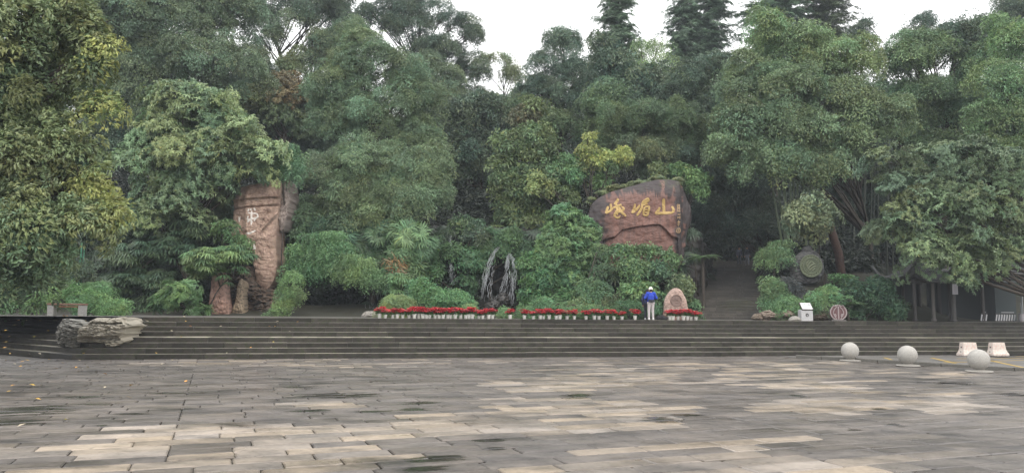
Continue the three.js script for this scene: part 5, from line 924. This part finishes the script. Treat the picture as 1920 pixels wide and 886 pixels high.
// round carved emblem stone on the bank
{
  const D = 46.6, g = thing('emblem_stone', at(1517, 530, D), 'large grey stone carved with a mossy round seal of rings', 'carved stone'), k = D / F, c = at(1517, 499, D), px = (x, y) => at(x, y, D);
  const rk = rockShape([[1488, 520], [1486, 500], [1490, 484], [1500, 474], [1510, 470], [1526, 470], [1538, 478], [1545, 492], [1546, 508], [1541, 522], [1528, 530], [1505, 530]], D, { bulge: 0.25, amp: 0.12, back: 0.7, seed: 120, m: 80, rings: 20 });
  const top = rockShape([[1508, 476], [1509, 464], [1514, 461], [1524, 462], [1526, 470], [1527, 476]], D + 0.1, { bulge: 0.1, amp: 0.05, back: 0.5, seed: 122, m: 40, rings: 10 });
  const z = c.z + 0.36, ring = (r, t) => new THREE.TorusGeometry(r * k, t, 7, 56).scale(1, 1, 0.7).translate(c.x, c.y, z), seal = [ring(20, 0.05), ring(14.5, 0.055), ring(11.5, 0.03), new THREE.CylinderGeometry(20 * k, 20 * k, 0.1, 48).rotateX(Math.PI / 2).translate(c.x, c.y, z - 0.06)];
  const curl = (pts) => new THREE.TubeGeometry(new THREE.CatmullRomCurve3(pts.map(([x, y]) => V(c.x + x * k, c.y - y * k, z + 0.01))), 20, 0.045, 6);
  const marks = [curl([[-8, 3], [-4, -4], [0, -8], [4, -5], [1, -1]]), curl([[-6, 6], [-1, 0], [4, -3], [8, -4]]), curl([[-3, 8], [1, 5], [6, 1], [9, 1]]), curl([[2, 9], [5, 6], [8, 4]]), curl([[-9, 0], [-8, -5], [-4, -9]])];
  const rim = []; for (let i = 0; i < 22; i++) { const a = i / 22 * 6.283; rim.push(new THREE.CapsuleGeometry(0.035, 0.07, 2, 6).rotateZ(a + (i % 2) * 0.8).translate(c.x + Math.cos(a) * 17.3 * k, c.y + Math.sin(a) * 17.3 * k, z)); }
  const sg = merge(seal), mg = merge([...marks, ...rim]); rebase([rk.g, top.g, sg, mg], g);
  const rm = std({ map: sandTex(121, [0.13, 0.13, 0.13], [0.06, 0.06, 0.064]), roughness: 0.8, side: THREE.DoubleSide });
  mesh('rock_body', rk.g, rm, g); mesh('cap_stone', top.g, rm, g); mesh('seal', sg, std({ color: lin(0.25, 0.29, 0.19), map: rockGrain }), g); mesh('seal_pattern', mg, std({ color: lin(0.34, 0.38, 0.25), map: rockGrain }), g);
  const b = px(1522, 545); b.y = hill(b.x, b.z);
}
// rough stones along the bed right of the stairway
[[1424, 594, 12, 8], [1436, 601, 10, 6], [1442, 590, 13, 9], [1460, 593, 12, 8], [1470, 601, 11, 6], [1478, 588, 13, 9], [1532, 592, 13, 10], [1548, 594, 10, 9]].forEach(([x, y, a, b], i) => {
  const D = -onTerr(x, EDGE + 2.2 - (i % 3) * 0.25).z, o = []; for (let j = 0; j < 9; j++) { const w = j / 9 * 6.283; o.push([x + Math.cos(w) * a * rr(0.8, 1.1), y + Math.sin(w) * b * rr(0.75, 1.05)]); }
  const r = rockShape(o, D, { bulge: 0.25, amp: 0.12, back: 0.5, seed: 130 + i, m: 40, rings: 10 }), p = at(x, y + b, D), g = thing('bed_stone', p, NTH[i] + ' from the left of the rough brown stones edging the bed right of the stairway', 'stone', 'stones edging the bed right of the stairway'); rebase([r.g], g);
  mesh('rock_body', r.g, std({ map: bedTex(), roughness: 0.85, side: THREE.DoubleSide }), g);
});
function bedTex() { return (bedTex.t ??= sandTex(140, [0.24, 0.19, 0.15], [0.1, 0.085, 0.06])); }
// red leaning trunk in the grove
{
  const a = at(1573, 475, 50), b = at(1556, 420, 50), base = at(1578, 520, 50); base.y = hill(base.x, base.z); const g = thing('leaning_trunk', base, 'reddish brown leaning tree trunk in the shaded grove', 'tree');
  mesh('trunk', limb([V(0, -0.1, 0), a.sub(base), b.clone().sub(base), at(1548, 380, 50).sub(base)], [0.3, 0.27, 0.25, 0.2], 12), std({ color: lin(0.08, 0.046, 0.036), map: barkTex, roughness: 0.9 }), g);
}
// pavilion with upturned eaves, posts and shelter at the right
{
  const wood = std({ color: lin(0.055, 0.05, 0.048), roughness: 0.7 }), tileM = std({ color: lin(0.1, 0.1, 0.105), map: rockGrain, roughness: 0.6 }), wallM = std({ color: lin(0.04, 0.045, 0.045), roughness: 0.8 });
  const roofed = (g, w, d, y, h, curl, n) => {           // curved hipped roof of tile rows, centre at x = 0
    const f = (x, z) => { const e = Math.max(Math.abs(x) / (w / 2), Math.abs(z) / (d / 2)), c = Math.pow(Math.abs(x) / (w / 2), 4) * Math.pow(Math.abs(z) / (d / 2), 3); return y + h * Math.pow(1 - e, 1.35) + curl * c + curl * 0.35 * Math.pow(Math.abs(x) / (w / 2), 6); };
    const m = 24, pos = [], idx = []; for (let s = 0; s < 2; s++) for (let j = 0; j <= m; j++) for (let i = 0; i <= m; i++) { const x = (i / m - 0.5) * w, z = (j / m - 0.5) * d; pos.push(x, f(x, z) - s * 0.12, z); if (i < m && j < m) { const a = s * (m + 1) * (m + 1) + j * (m + 1) + i; s ? idx.push(a, a + 1, a + m + 1, a + 1, a + m + 2, a + m + 1) : idx.push(a, a + m + 1, a + 1, a + 1, a + m + 1, a + m + 2); } }
    const r = geo(pos, idx).toNonIndexed(); r.computeVertexNormals(); const roof = mesh('roof', r, tileM, g), rows = [];
    for (let i = 0; i <= n; i++) { const x = (i / n - 0.5) * w * 0.99, top = -Math.min(d / 2 * 0.1, 1), pts = []; for (let j = 0; j <= 6; j++) { const z = lerp(d / 2, Math.max(0.15, Math.abs(x) / (w / 2) * d / 2 * 0.98), j / 6); pts.push(V(x, f(x, z) + 0.02, z)); } void top; if (pts[0].distanceTo(pts[6]) > 0.15) rows.push(limb(pts, pts.map(() => 0.045), 6)); }
    rows.forEach((q) => mesh('tile_row', q, tileM, roof));
    const edge = []; for (const [a, b] of [[[-1, 1], [1, 1]], [[-1, -1], [-1, 1]], [[1, 1], [1, -1]]]) { const pts = []; for (let j = 0; j <= 14; j++) { const x = lerp(a[0], b[0], j / 14) * w / 2, z = lerp(a[1], b[1], j / 14) * d / 2; pts.push(V(x, f(x, z) - 0.05, z)); } edge.push(limb(pts, pts.map(() => 0.07), 6)); }
    mesh('eave', merge(edge), std({ color: lin(0.07, 0.07, 0.07), roughness: 0.7 }), g); return f;
  };
  const D = 44, pa = at(1722, 603, D); pa.y = TOP; const k = D / F;
  const g = thing('pavilion', pa, 'dark pavilion with upturned tiled eaves under the low boughs', 'pavilion'); g.rotation.y = TH;
  roofed(g, 100 * k, 3.4, (583 - 524) * k + 0.42, 1.5, 0.75, 22);
  for (const x of [-1.1, 0.1, 1.2]) for (const z of [1.1, -1.2]) mesh('post', lathe([[0, 0], [0.14, 0], [0.14, 0.12], [0.09, 0.16], [0.09, 2.3], [0, 2.3]], 14).translate(x, 0, z), x === 0.1 && z > 0 ? std({ color: lin(0.12, 0.11, 0.1), roughness: 0.7 }) : wood, g);
  mesh('beam', merge([chamfer(2.7, 0.16, 0.12, 0.01, [0, 2.2, 1.1]), chamfer(2.7, 0.16, 0.12, 0.01, [0, 2.2, -1.2])]), wood, g);
  mesh('back_wall', bx(2.7, 2.2, 0.08, [0, 1.1, -1.3]), wallM, g);
  // long shelter
  const sp = at(1862, 604, 46); sp.y = TOP; const s = thing('shelter', sp, 'long dark open shelter behind the slatted barriers at the right', 'shelter'); s.rotation.y = TH; const w = 6.6;
  roofed(s, w, 5, 2.75, 1.3, 0.4, 34);
  for (const [x, z] of [[-2.2, 1.6], [3, 1.6], [-2.2, -1.6], [3, -1.6]]) mesh('post', cyl(V(x, 0, z), V(x, 2.8, z), 0.1, 0.1, 12), wood, s);
  mesh('beam', merge([chamfer(w - 0.8, 0.2, 0.12, 0.01, [0.3, 2.66, 1.6]), chamfer(w - 0.8, 0.2, 0.12, 0.01, [0.3, 2.66, -1.6])]), wood, s);
  mesh('back_wall', bx(w - 0.6, 2.6, 0.1, [0.2, 1.3, -1.9]), wallM, s);
  const fr = std({ color: lin(0.16, 0.17, 0.175), roughness: 0.5 }); mesh('door_frame', merge([chamfer(0.09, 2.25, 0.09, 0.01, [0.35, 1.12, 1.75]), chamfer(1.3, 0.09, 0.09, 0.01, [-0.26, 2.29, 1.75])]), fr, s);
  mesh('glass_panel', bx(1.5, 2.1, 0.03, [1.4, 1.1, -0.4]), std({ color: lin(0.02, 0.035, 0.035), roughness: 0.3 }), s);
  mesh('lamp', merge([chamfer(0.18, 0.09, 0.12, 0.02, [-0.4, 2.5, 1.8]), cyl(V(-0.4, 2.54, 1.8), V(-0.4, 2.66, 1.7), 0.02)]), std({ color: lin(0.5, 0.5, 0.48) }), s);
  // post with a hanging board
  const hp = onTerr(1790, EDGE + 1.1), h = thing('sign_post', hp, 'round stone post carrying a narrow pale board with columns of writing', 'sign'); h.rotation.y = TH - 0.1;
  mesh('post', lathe([[0, 0], [0.17, 0], [0.17, 0.1], [0.12, 0.14], [0.11, 2.9], [0, 2.9]], 16), std({ color: lin(0.15, 0.145, 0.14), map: rockGrain, roughness: 0.8 }), h);
  const c = document.createElement('canvas'); c.width = 64; c.height = 160; const x = c.getContext('2d'); x.fillStyle = '#b9b6bd'; x.fillRect(0, 0, 64, 160); x.fillStyle = '#4c4a52'; for (let q = 0; q < 3; q++) for (let i = 0; i < 18; i++) { x.fillRect(20 + q * 14 + (i * 7 % 3), 10 + i * 8, 6, 2); x.fillRect(22 + q * 14, 13 + i * 8, 2, 3); }
  const t = new THREE.CanvasTexture(c); t.colorSpace = THREE.SRGBColorSpace; const bk = D / F;
  mesh('board', chamfer(0.32, 0.86, 0.05, 0.01, [0.02, 1.93, 0.15]), std({ color: lin(0.5, 0.49, 0.52), roughness: 0.6 }), h);
  mesh('writing', new THREE.PlaneGeometry(0.28, 0.82).translate(0.02, 1.93, 0.178), std({ map: t, roughness: 0.6 }), h); void bk;
  // slatted barriers
  const sm = std({ color: lin(0.42, 0.42, 0.44), roughness: 0.5 });
  const barrier = (x0, x1, n, label) => { const a = onTerr(x0, EDGE + 1.6), b = onTerr(x1, EDGE + 1.6), L = a.distanceTo(b), q = thing('slatted_barrier', a.clone().lerp(b, 0.5), label, 'barrier'); q.rotation.y = TH; for (let i = 0; i < n; i++) mesh('slat', bx(0.075, 0.36, 0.03, [lerp(-L / 2, L / 2, n > 1 ? i / (n - 1) : 0.5), 0.24, 0.02], [0, 0, -0.22]), sm, q); mesh('frame', merge([chamfer(L + 0.25, 0.04, 0.04, 0.005, [0.04, 0.46, 0]), chamfer(L + 0.25, 0.04, 0.04, 0.005, [-0.04, 0.05, 0])]), wood, q); mesh('rail', chamfer(L * 0.7, 0.03, 0.03, 0.005, [L * 0.15, 0.54, 0]), sm, q); };
  barrier(1841, 1850, 3, 'short slatted barrier with three pale slats in the dark shelter'); barrier(1869, 1903, 8, 'long slatted barrier with eight pale slats in the dark shelter');
  const bp = onTerr(1918, EDGE + 1.2), bn = thing('litter_bin', bp, 'pale grey bin at the right edge beside the slatted barrier', 'bin'); mesh('body', lathe([[0, 0], [0.17, 0], [0.19, 0.05], [0.2, 0.48], [0.17, 0.5], [0, 0.5]], 20), std({ color: lin(0.3, 0.29, 0.31), roughness: 0.6 }), bn); mesh('pole', cyl(V(-0.05, 0.5, 0), V(-0.05, 1.1, 0), 0.03), fr, bn);
  const rim = merge([new THREE.TorusGeometry(0.19, 0.02, 6, 24).rotateX(Math.PI / 2).translate(0, 0.48, 0)]); mesh('rim', rim, fr, bn);
}
// fallen leaves
{
  const g = new Leaves(), spots = [[12, 676], [28, 682], [50, 676], [52, 684], [60, 680], [85, 680], [68, 672], [94, 674], [142, 659], [146, 675], [193, 677], [109, 690], [137, 690], [164, 687], [35, 679], [20, 722], [62, 722], [201, 702], [342, 715], [243, 722], [457, 707], [10, 733]];
  const put = (p, yel) => { const a = rr(0, 6.283), d = V(Math.cos(a), 0.12, Math.sin(a)).normalize(); g.leaf(p, d, V(rr(-0.3, 0.3), 1, rr(-0.3, 0.3)).normalize(), rr(0.1, 0.17), rr(0.06, 0.1), -0.12, yel ? [0.6 * rr(0.7, 1.1), 0.36 * rr(0.7, 1.1), 0.05] : [0.4, 0.34, 0.24]); };
  for (const [x, y] of spots) for (let i = 0; i < 1; i++) { const p = gp(x + rr(-5, 5), y + rr(-1.5, 1.5), 0.02); if (un(p)[1] < -0.1) put(p, rnd() < 0.7); }
  for (let i = 0; i < 14; i++) { const p = gp(rr(-20, 420), 672 + 130 * Math.pow(rnd(), 2), 0.015); if (un(p)[1] < -0.1) put(p, rnd() < 0.6); }
  for (let i = 0; i < 46; i++) { const k = (rnd() * 8) | 0, n = nFront[k] + rr(0.04, TREAD[k] ? Math.min(0.3, TREAD[k] - 0.05) : 0.3), u = lerp(uOf(5, n), uOf(560, n), Math.pow(rnd(), 1.8)); put(loc(u, n, RISE * (k + 1) + 0.014), rnd() < 0.7); }
  const q = g.geo(); q.computeVertexNormals(); tag(mesh('fallen_leaves', q, new THREE.MeshStandardMaterial({ vertexColors: true, roughness: 0.6, side: THREE.DoubleSide })), 'yellow fallen leaves scattered at the left of plaza and steps', 'fallen leaves', null, 'stuff');
}
// little weeds in the joints of the steps
{
  const pl = []; for (let i = 0; i < 90; i++) { const k = (rnd() * 8) | 0, n = nFront[k] + (TREAD[k] ?? 0.5) - 0.05, u = uOf(rr(250, 1900), n), c = rr(0.5, 1.1); pl.push({ p: loc(u, n, RISE * (k + 1)), n: UP, s: rr(0.05, 0.13), c: lin(0.1 * c, 0.16 * c, 0.05 * c) }); }
  for (let i = 0; i < 60; i++) { const u = uOf(rr(250, 1640), 0), c = rr(0.5, 1.1); pl.push({ p: loc(u, -0.03, 0), n: UP, s: rr(0.05, 0.12), c: lin(0.1 * c, 0.15 * c, 0.05 * c) }); }
  const w = new THREE.Group(); w.name = 'weeds'; scene.add(w); tag(w, 'tiny weeds growing along the joints of the steps', 'weeds', null, 'stuff'); leafy(w, 'leaves', 'longleaf', pl);
}

// ---------------------------------------------------------------- people
/* a smooth surface round tapered capsules [a, b, ra, rb]: distances joined by a smooth minimum and meshed */
function flesh(caps, res = 72, k = 0.03) {
  const box = new THREE.Box3(); for (const [a, b, ra, rb] of caps) for (const [p, r] of [[a, ra], [b, rb]]) { box.expandByPoint(p.clone().addScalar(r + 0.03)); box.expandByPoint(p.clone().addScalar(-r - 0.03)); }
  const c = box.getCenter(V()), s = Math.max(...box.getSize(V()).toArray()) / 2 * 1.04, mc = new MarchingCubes(res, new THREE.MeshStandardMaterial(), false, false, 60000), h = res / 2, p = V(), t = V();
  const seg = caps.map(([a, b, ra, rb]) => ({ a, d: b.clone().sub(a), l: Math.max(1e-9, a.distanceToSquared(b)), ra, rb }));
  for (let z = 0; z < res; z++) for (let y = 0; y < res; y++) for (let x = 0; x < res; x++) {
    p.set((x - h) / h * s + c.x, (y - h) / h * s + c.y, (z - h) / h * s + c.z); let d = 9;
    for (const q of seg) { t.copy(p).sub(q.a); const f = clamp(t.dot(q.d) / q.l, 0, 1), e = t.addScaledVector(q.d, -f).length() - lerp(q.ra, q.rb, f), m = clamp(0.5 + 0.5 * (d - e) / k, 0, 1); d = lerp(d, e, m) - k * m * (1 - m); }
    mc.field[z * res * res + y * res + x] = -d;
  }
  mc.isolation = 0; mc.update(); const n = mc.count, g = new THREE.BufferGeometry();
  g.setAttribute('position', new THREE.BufferAttribute(mc.positionArray.slice(0, n * 3), 3)); g.setAttribute('normal', new THREE.BufferAttribute(mc.normalArray.slice(0, n * 3), 3));
  return g.scale(s, s, s).translate(c.x, c.y, c.z);
}
const skin = std({ color: lin(0.42, 0.26, 0.19), roughness: 0.6 }), cloth = (r, g, b) => std({ color: lin(r, g, b), roughness: 0.85 });
/* J: joints of a standing or walking figure facing +z, 1.65 m tall */
function person(pos, turn, label, o) {
  const g = thing('person', pos, label, 'person'); g.rotation.y = turn; g.scale.setScalar(o.h / 1.65);
  const st = o.stride ?? 0, J = { hipL: V(0.09, 0.86, 0), hipR: V(-0.09, 0.86, 0), kneeL: V(0.1, 0.46, 0.03 + st * 0.5), kneeR: V(-0.1, 0.46, 0.03 - st * 0.3), ankL: V(0.11, 0.08, st), ankR: V(-0.11, 0.08, -st * 0.9), waist: V(0, 0.98, 0), chest: V(0, 1.22, 0.0), neck: V(0, 1.4, -0.01), head: V(0, 1.535, 0.02), shL: V(0.17, 1.34, 0), shR: V(-0.17, 1.34, 0) };
  const [eL, hL, eR, hR] = o.arms ?? [V(0.26, 1.08, -0.02), V(0.24, 0.84, 0.06), V(-0.26, 1.08, -0.02), V(-0.24, 0.84, 0.06)];
  const legs = [[J.hipL, J.kneeL, 0.078, 0.052], [J.kneeL, J.ankL, 0.052, 0.036], [J.hipR, J.kneeR, 0.078, 0.052], [J.kneeR, J.ankR, 0.052, 0.036], [J.hipL, J.hipR, 0.09, 0.09]];
  const torso = [[J.waist, J.chest, 0.1, 0.115], [V(0.06, 1.2, 0), V(0.07, 1.0, 0), 0.09, 0.08], [V(-0.06, 1.2, 0), V(-0.07, 1.0, 0), 0.09, 0.08], [J.shL, J.shR, 0.062, 0.062]];
  const arms = [[J.shL, eL, 0.056, 0.042], [eL, hL, 0.042, 0.028], [J.shR, eR, 0.056, 0.042], [eR, hR, 0.042, 0.028]];
  const headC = [[J.neck, J.neck.clone().add(V(0, 0.08, 0.01)), 0.052, 0.048], [J.head, J.head.clone().add(V(0, -0.06, 0.035)), 0.088, 0.062], [J.head.clone().add(V(0, 0.03, -0.02)), J.head, 0.09, 0.088], [J.head.clone().add(V(0, -0.025, 0.085)), J.head.clone().add(V(0, -0.005, 0.098)), 0.018, 0.01], [J.head.clone().add(V(0.088, 0, 0)), J.head.clone().add(V(0.09, -0.03, 0)), 0.016, 0.01], [J.head.clone().add(V(-0.088, 0, 0)), J.head.clone().add(V(-0.09, -0.03, 0)), 0.016, 0.01]];
  const hand = (w, e) => { const d = w.clone().sub(e).normalize(), s = d.clone().cross(V(0, 0, 1)).normalize(), out = [[w, w.clone().addScaledVector(d, 0.07), 0.024, 0.03]]; [-0.027, -0.009, 0.009, 0.027].forEach((q, i) => { const a = w.clone().addScaledVector(d, 0.07).addScaledVector(s, q), l = [0.06, 0.075, 0.07, 0.052][i], m = a.clone().addScaledVector(d, l * 0.55), t = m.clone().addScaledVector(d, l * 0.35).add(V(0, 0, 0.018)); out.push([a, m, 0.0095, 0.009], [m, t, 0.009, 0.0075]); }); const th = w.clone().addScaledVector(d, 0.03).addScaledVector(s, 0.03), t2 = th.clone().addScaledVector(s, 0.025).addScaledVector(d, 0.035).add(V(0, 0, 0.012)); out.push([th, t2, 0.012, 0.009]); return out; };
  const fat = (list, x) => list.map(([a, b, p, q]) => [a, b, p + x, q + x]);
  const body = merge([flesh([...headC, ...torso, ...legs, ...arms], 88, 0.025), flesh(hand(hL, eL), 44, 0.008), flesh(hand(hR, eR), 44, 0.008)]);
  mesh('body', body, skin, g);
  mesh('jacket', flesh([...fat(torso, 0.022), ...fat(arms, 0.018), [V(0.07, 0.95, 0), V(-0.07, 0.95, 0), 0.11, 0.11]], 80, 0.04), cloth(...o.top), g);
  mesh('trousers', flesh(fat(legs, 0.016).concat([[J.waist, J.waist.clone().add(V(0, -0.1, 0)), 0.1, 0.11]]), 80, 0.03), cloth(...o.legs), g);
  for (const a of [J.ankL, J.ankR]) mesh('shoe', flesh([[V(a.x, 0.045, a.z - 0.05), V(a.x, 0.035, a.z + 0.13), 0.045, 0.035], [a, V(a.x, 0.05, a.z), 0.045, 0.045]], 36, 0.02), cloth(...o.shoes), g);
  const hat = [[J.head.clone().add(V(0, 0.045, -0.015)), J.head.clone().add(V(0, 0.05, 0.0)), 0.098, 0.098]];
  if (o.cap) { mesh('cap', merge([flesh(hat.concat([[J.head.clone().add(V(0, 0.07, 0)), J.head.clone().add(V(0, 0.09, 0)), 0.07, 0.06]]), 36, 0.03), new THREE.CylinderGeometry(0.09, 0.1, 0.012, 20, 1, false, -1.2, 2.4).scale(1, 1, 1.5).translate(0, J.head.y + 0.035, J.head.z + 0.04).toNonIndexed()].map((q) => { q.deleteAttribute('uv'); return q; })), cloth(...o.cap), g); mesh('hair', flesh([[J.head.clone().add(V(0, -0.02, -0.04)), J.head.clone().add(V(0, 0.02, -0.03)), 0.075, 0.085]], 32, 0.02), cloth(0.03, 0.025, 0.02), g); }
  else mesh('hair', flesh([[J.head.clone().add(V(0, 0.03, -0.02)), J.head.clone().add(V(0, 0.05, 0)), 0.098, 0.092], [J.head.clone().add(V(0, -0.03, -0.05)), J.head, 0.07, 0.07]], 36, 0.02), cloth(0.02, 0.018, 0.016), g);
  if (o.bag) mesh('waist_bag', merge([chamfer(0.3, 0.14, 0.09, 0.03, [0.02, 0.97, -0.16]), new THREE.TorusGeometry(0.16, 0.018, 6, 28).rotateX(Math.PI / 2).translate(0, 1.0, -0.01)]), cloth(0.02, 0.025, 0.04), g);
  return g;
}
{
  const front = (s) => [V(0.3 * s, 1.12, 0.02), V(0.12 * s, 1.12, 0.24)];
  const [a, b] = front(1), [c, d] = front(-1), p = onTerr(1221, EDGE + 0.45, TOP + 0.004);
  person(p, Math.PI + 0.1, 'person in a white cap, blue top and light grey trousers, seen from behind', { h: 1.58, top: [0.02, 0.055, 0.42], legs: [0.46, 0.43, 0.44], shoes: [0.7, 0.7, 0.7], cap: [0.82, 0.82, 0.76], bag: true, arms: [a, b, c, d] });
  person(onTerr(1214, EDGE + 0.85, TOP + 0.004), Math.PI - 0.3, 'person in dark clothes and white shoes, mostly hidden by the person in blue', { h: 1.5, top: [0.02, 0.03, 0.09], legs: [0.025, 0.027, 0.04], shoes: [0.6, 0.6, 0.6] });
  const bag = thing('dark_bag', onTerr(1242, EDGE + 0.5, TOP + 0.004), 'dark soft bag lying on the terrace between the person and the tablet', 'bag');
  mesh('body', flesh([[V(-0.2, 0.1, 0), V(0.2, 0.08, 0.02), 0.11, 0.085], [V(0, 0.13, 0), V(0.1, 0.12, -0.03), 0.1, 0.08]], 44, 0.05), cloth(0.018, 0.018, 0.022), bag); mesh('strap', new THREE.TorusGeometry(0.1, 0.012, 6, 20, Math.PI).translate(-0.06, 0.19, 0.02), cloth(0.03, 0.03, 0.03), bag);
  const on = (px, D) => { const q = at(px, 505, D), [, s] = pathAt(q); let y = TOP, a2 = 0; for (let k = 0; k < 32 && a2 <= s; k++) { y += 0.168; a2 += k < 6 ? 0.36 : 1.18; } q.y = y; return q; };
  person(on(1387, 72), 0.1, 'person in a long dark grey coat walking down the forest stairway', { h: 1.62, top: [0.05, 0.055, 0.075], legs: [0.045, 0.05, 0.065], shoes: [0.05, 0.05, 0.05], stride: 0.1 });
  person(on(1402, 70), -0.2, 'person in dark clothes with pale lower trousers, right of the one in grey', { h: 1.68, top: [0.035, 0.04, 0.05], legs: [0.16, 0.17, 0.2], shoes: [0.2, 0.2, 0.2], stride: 0.16 });
}

renderer.render(scene, camera);
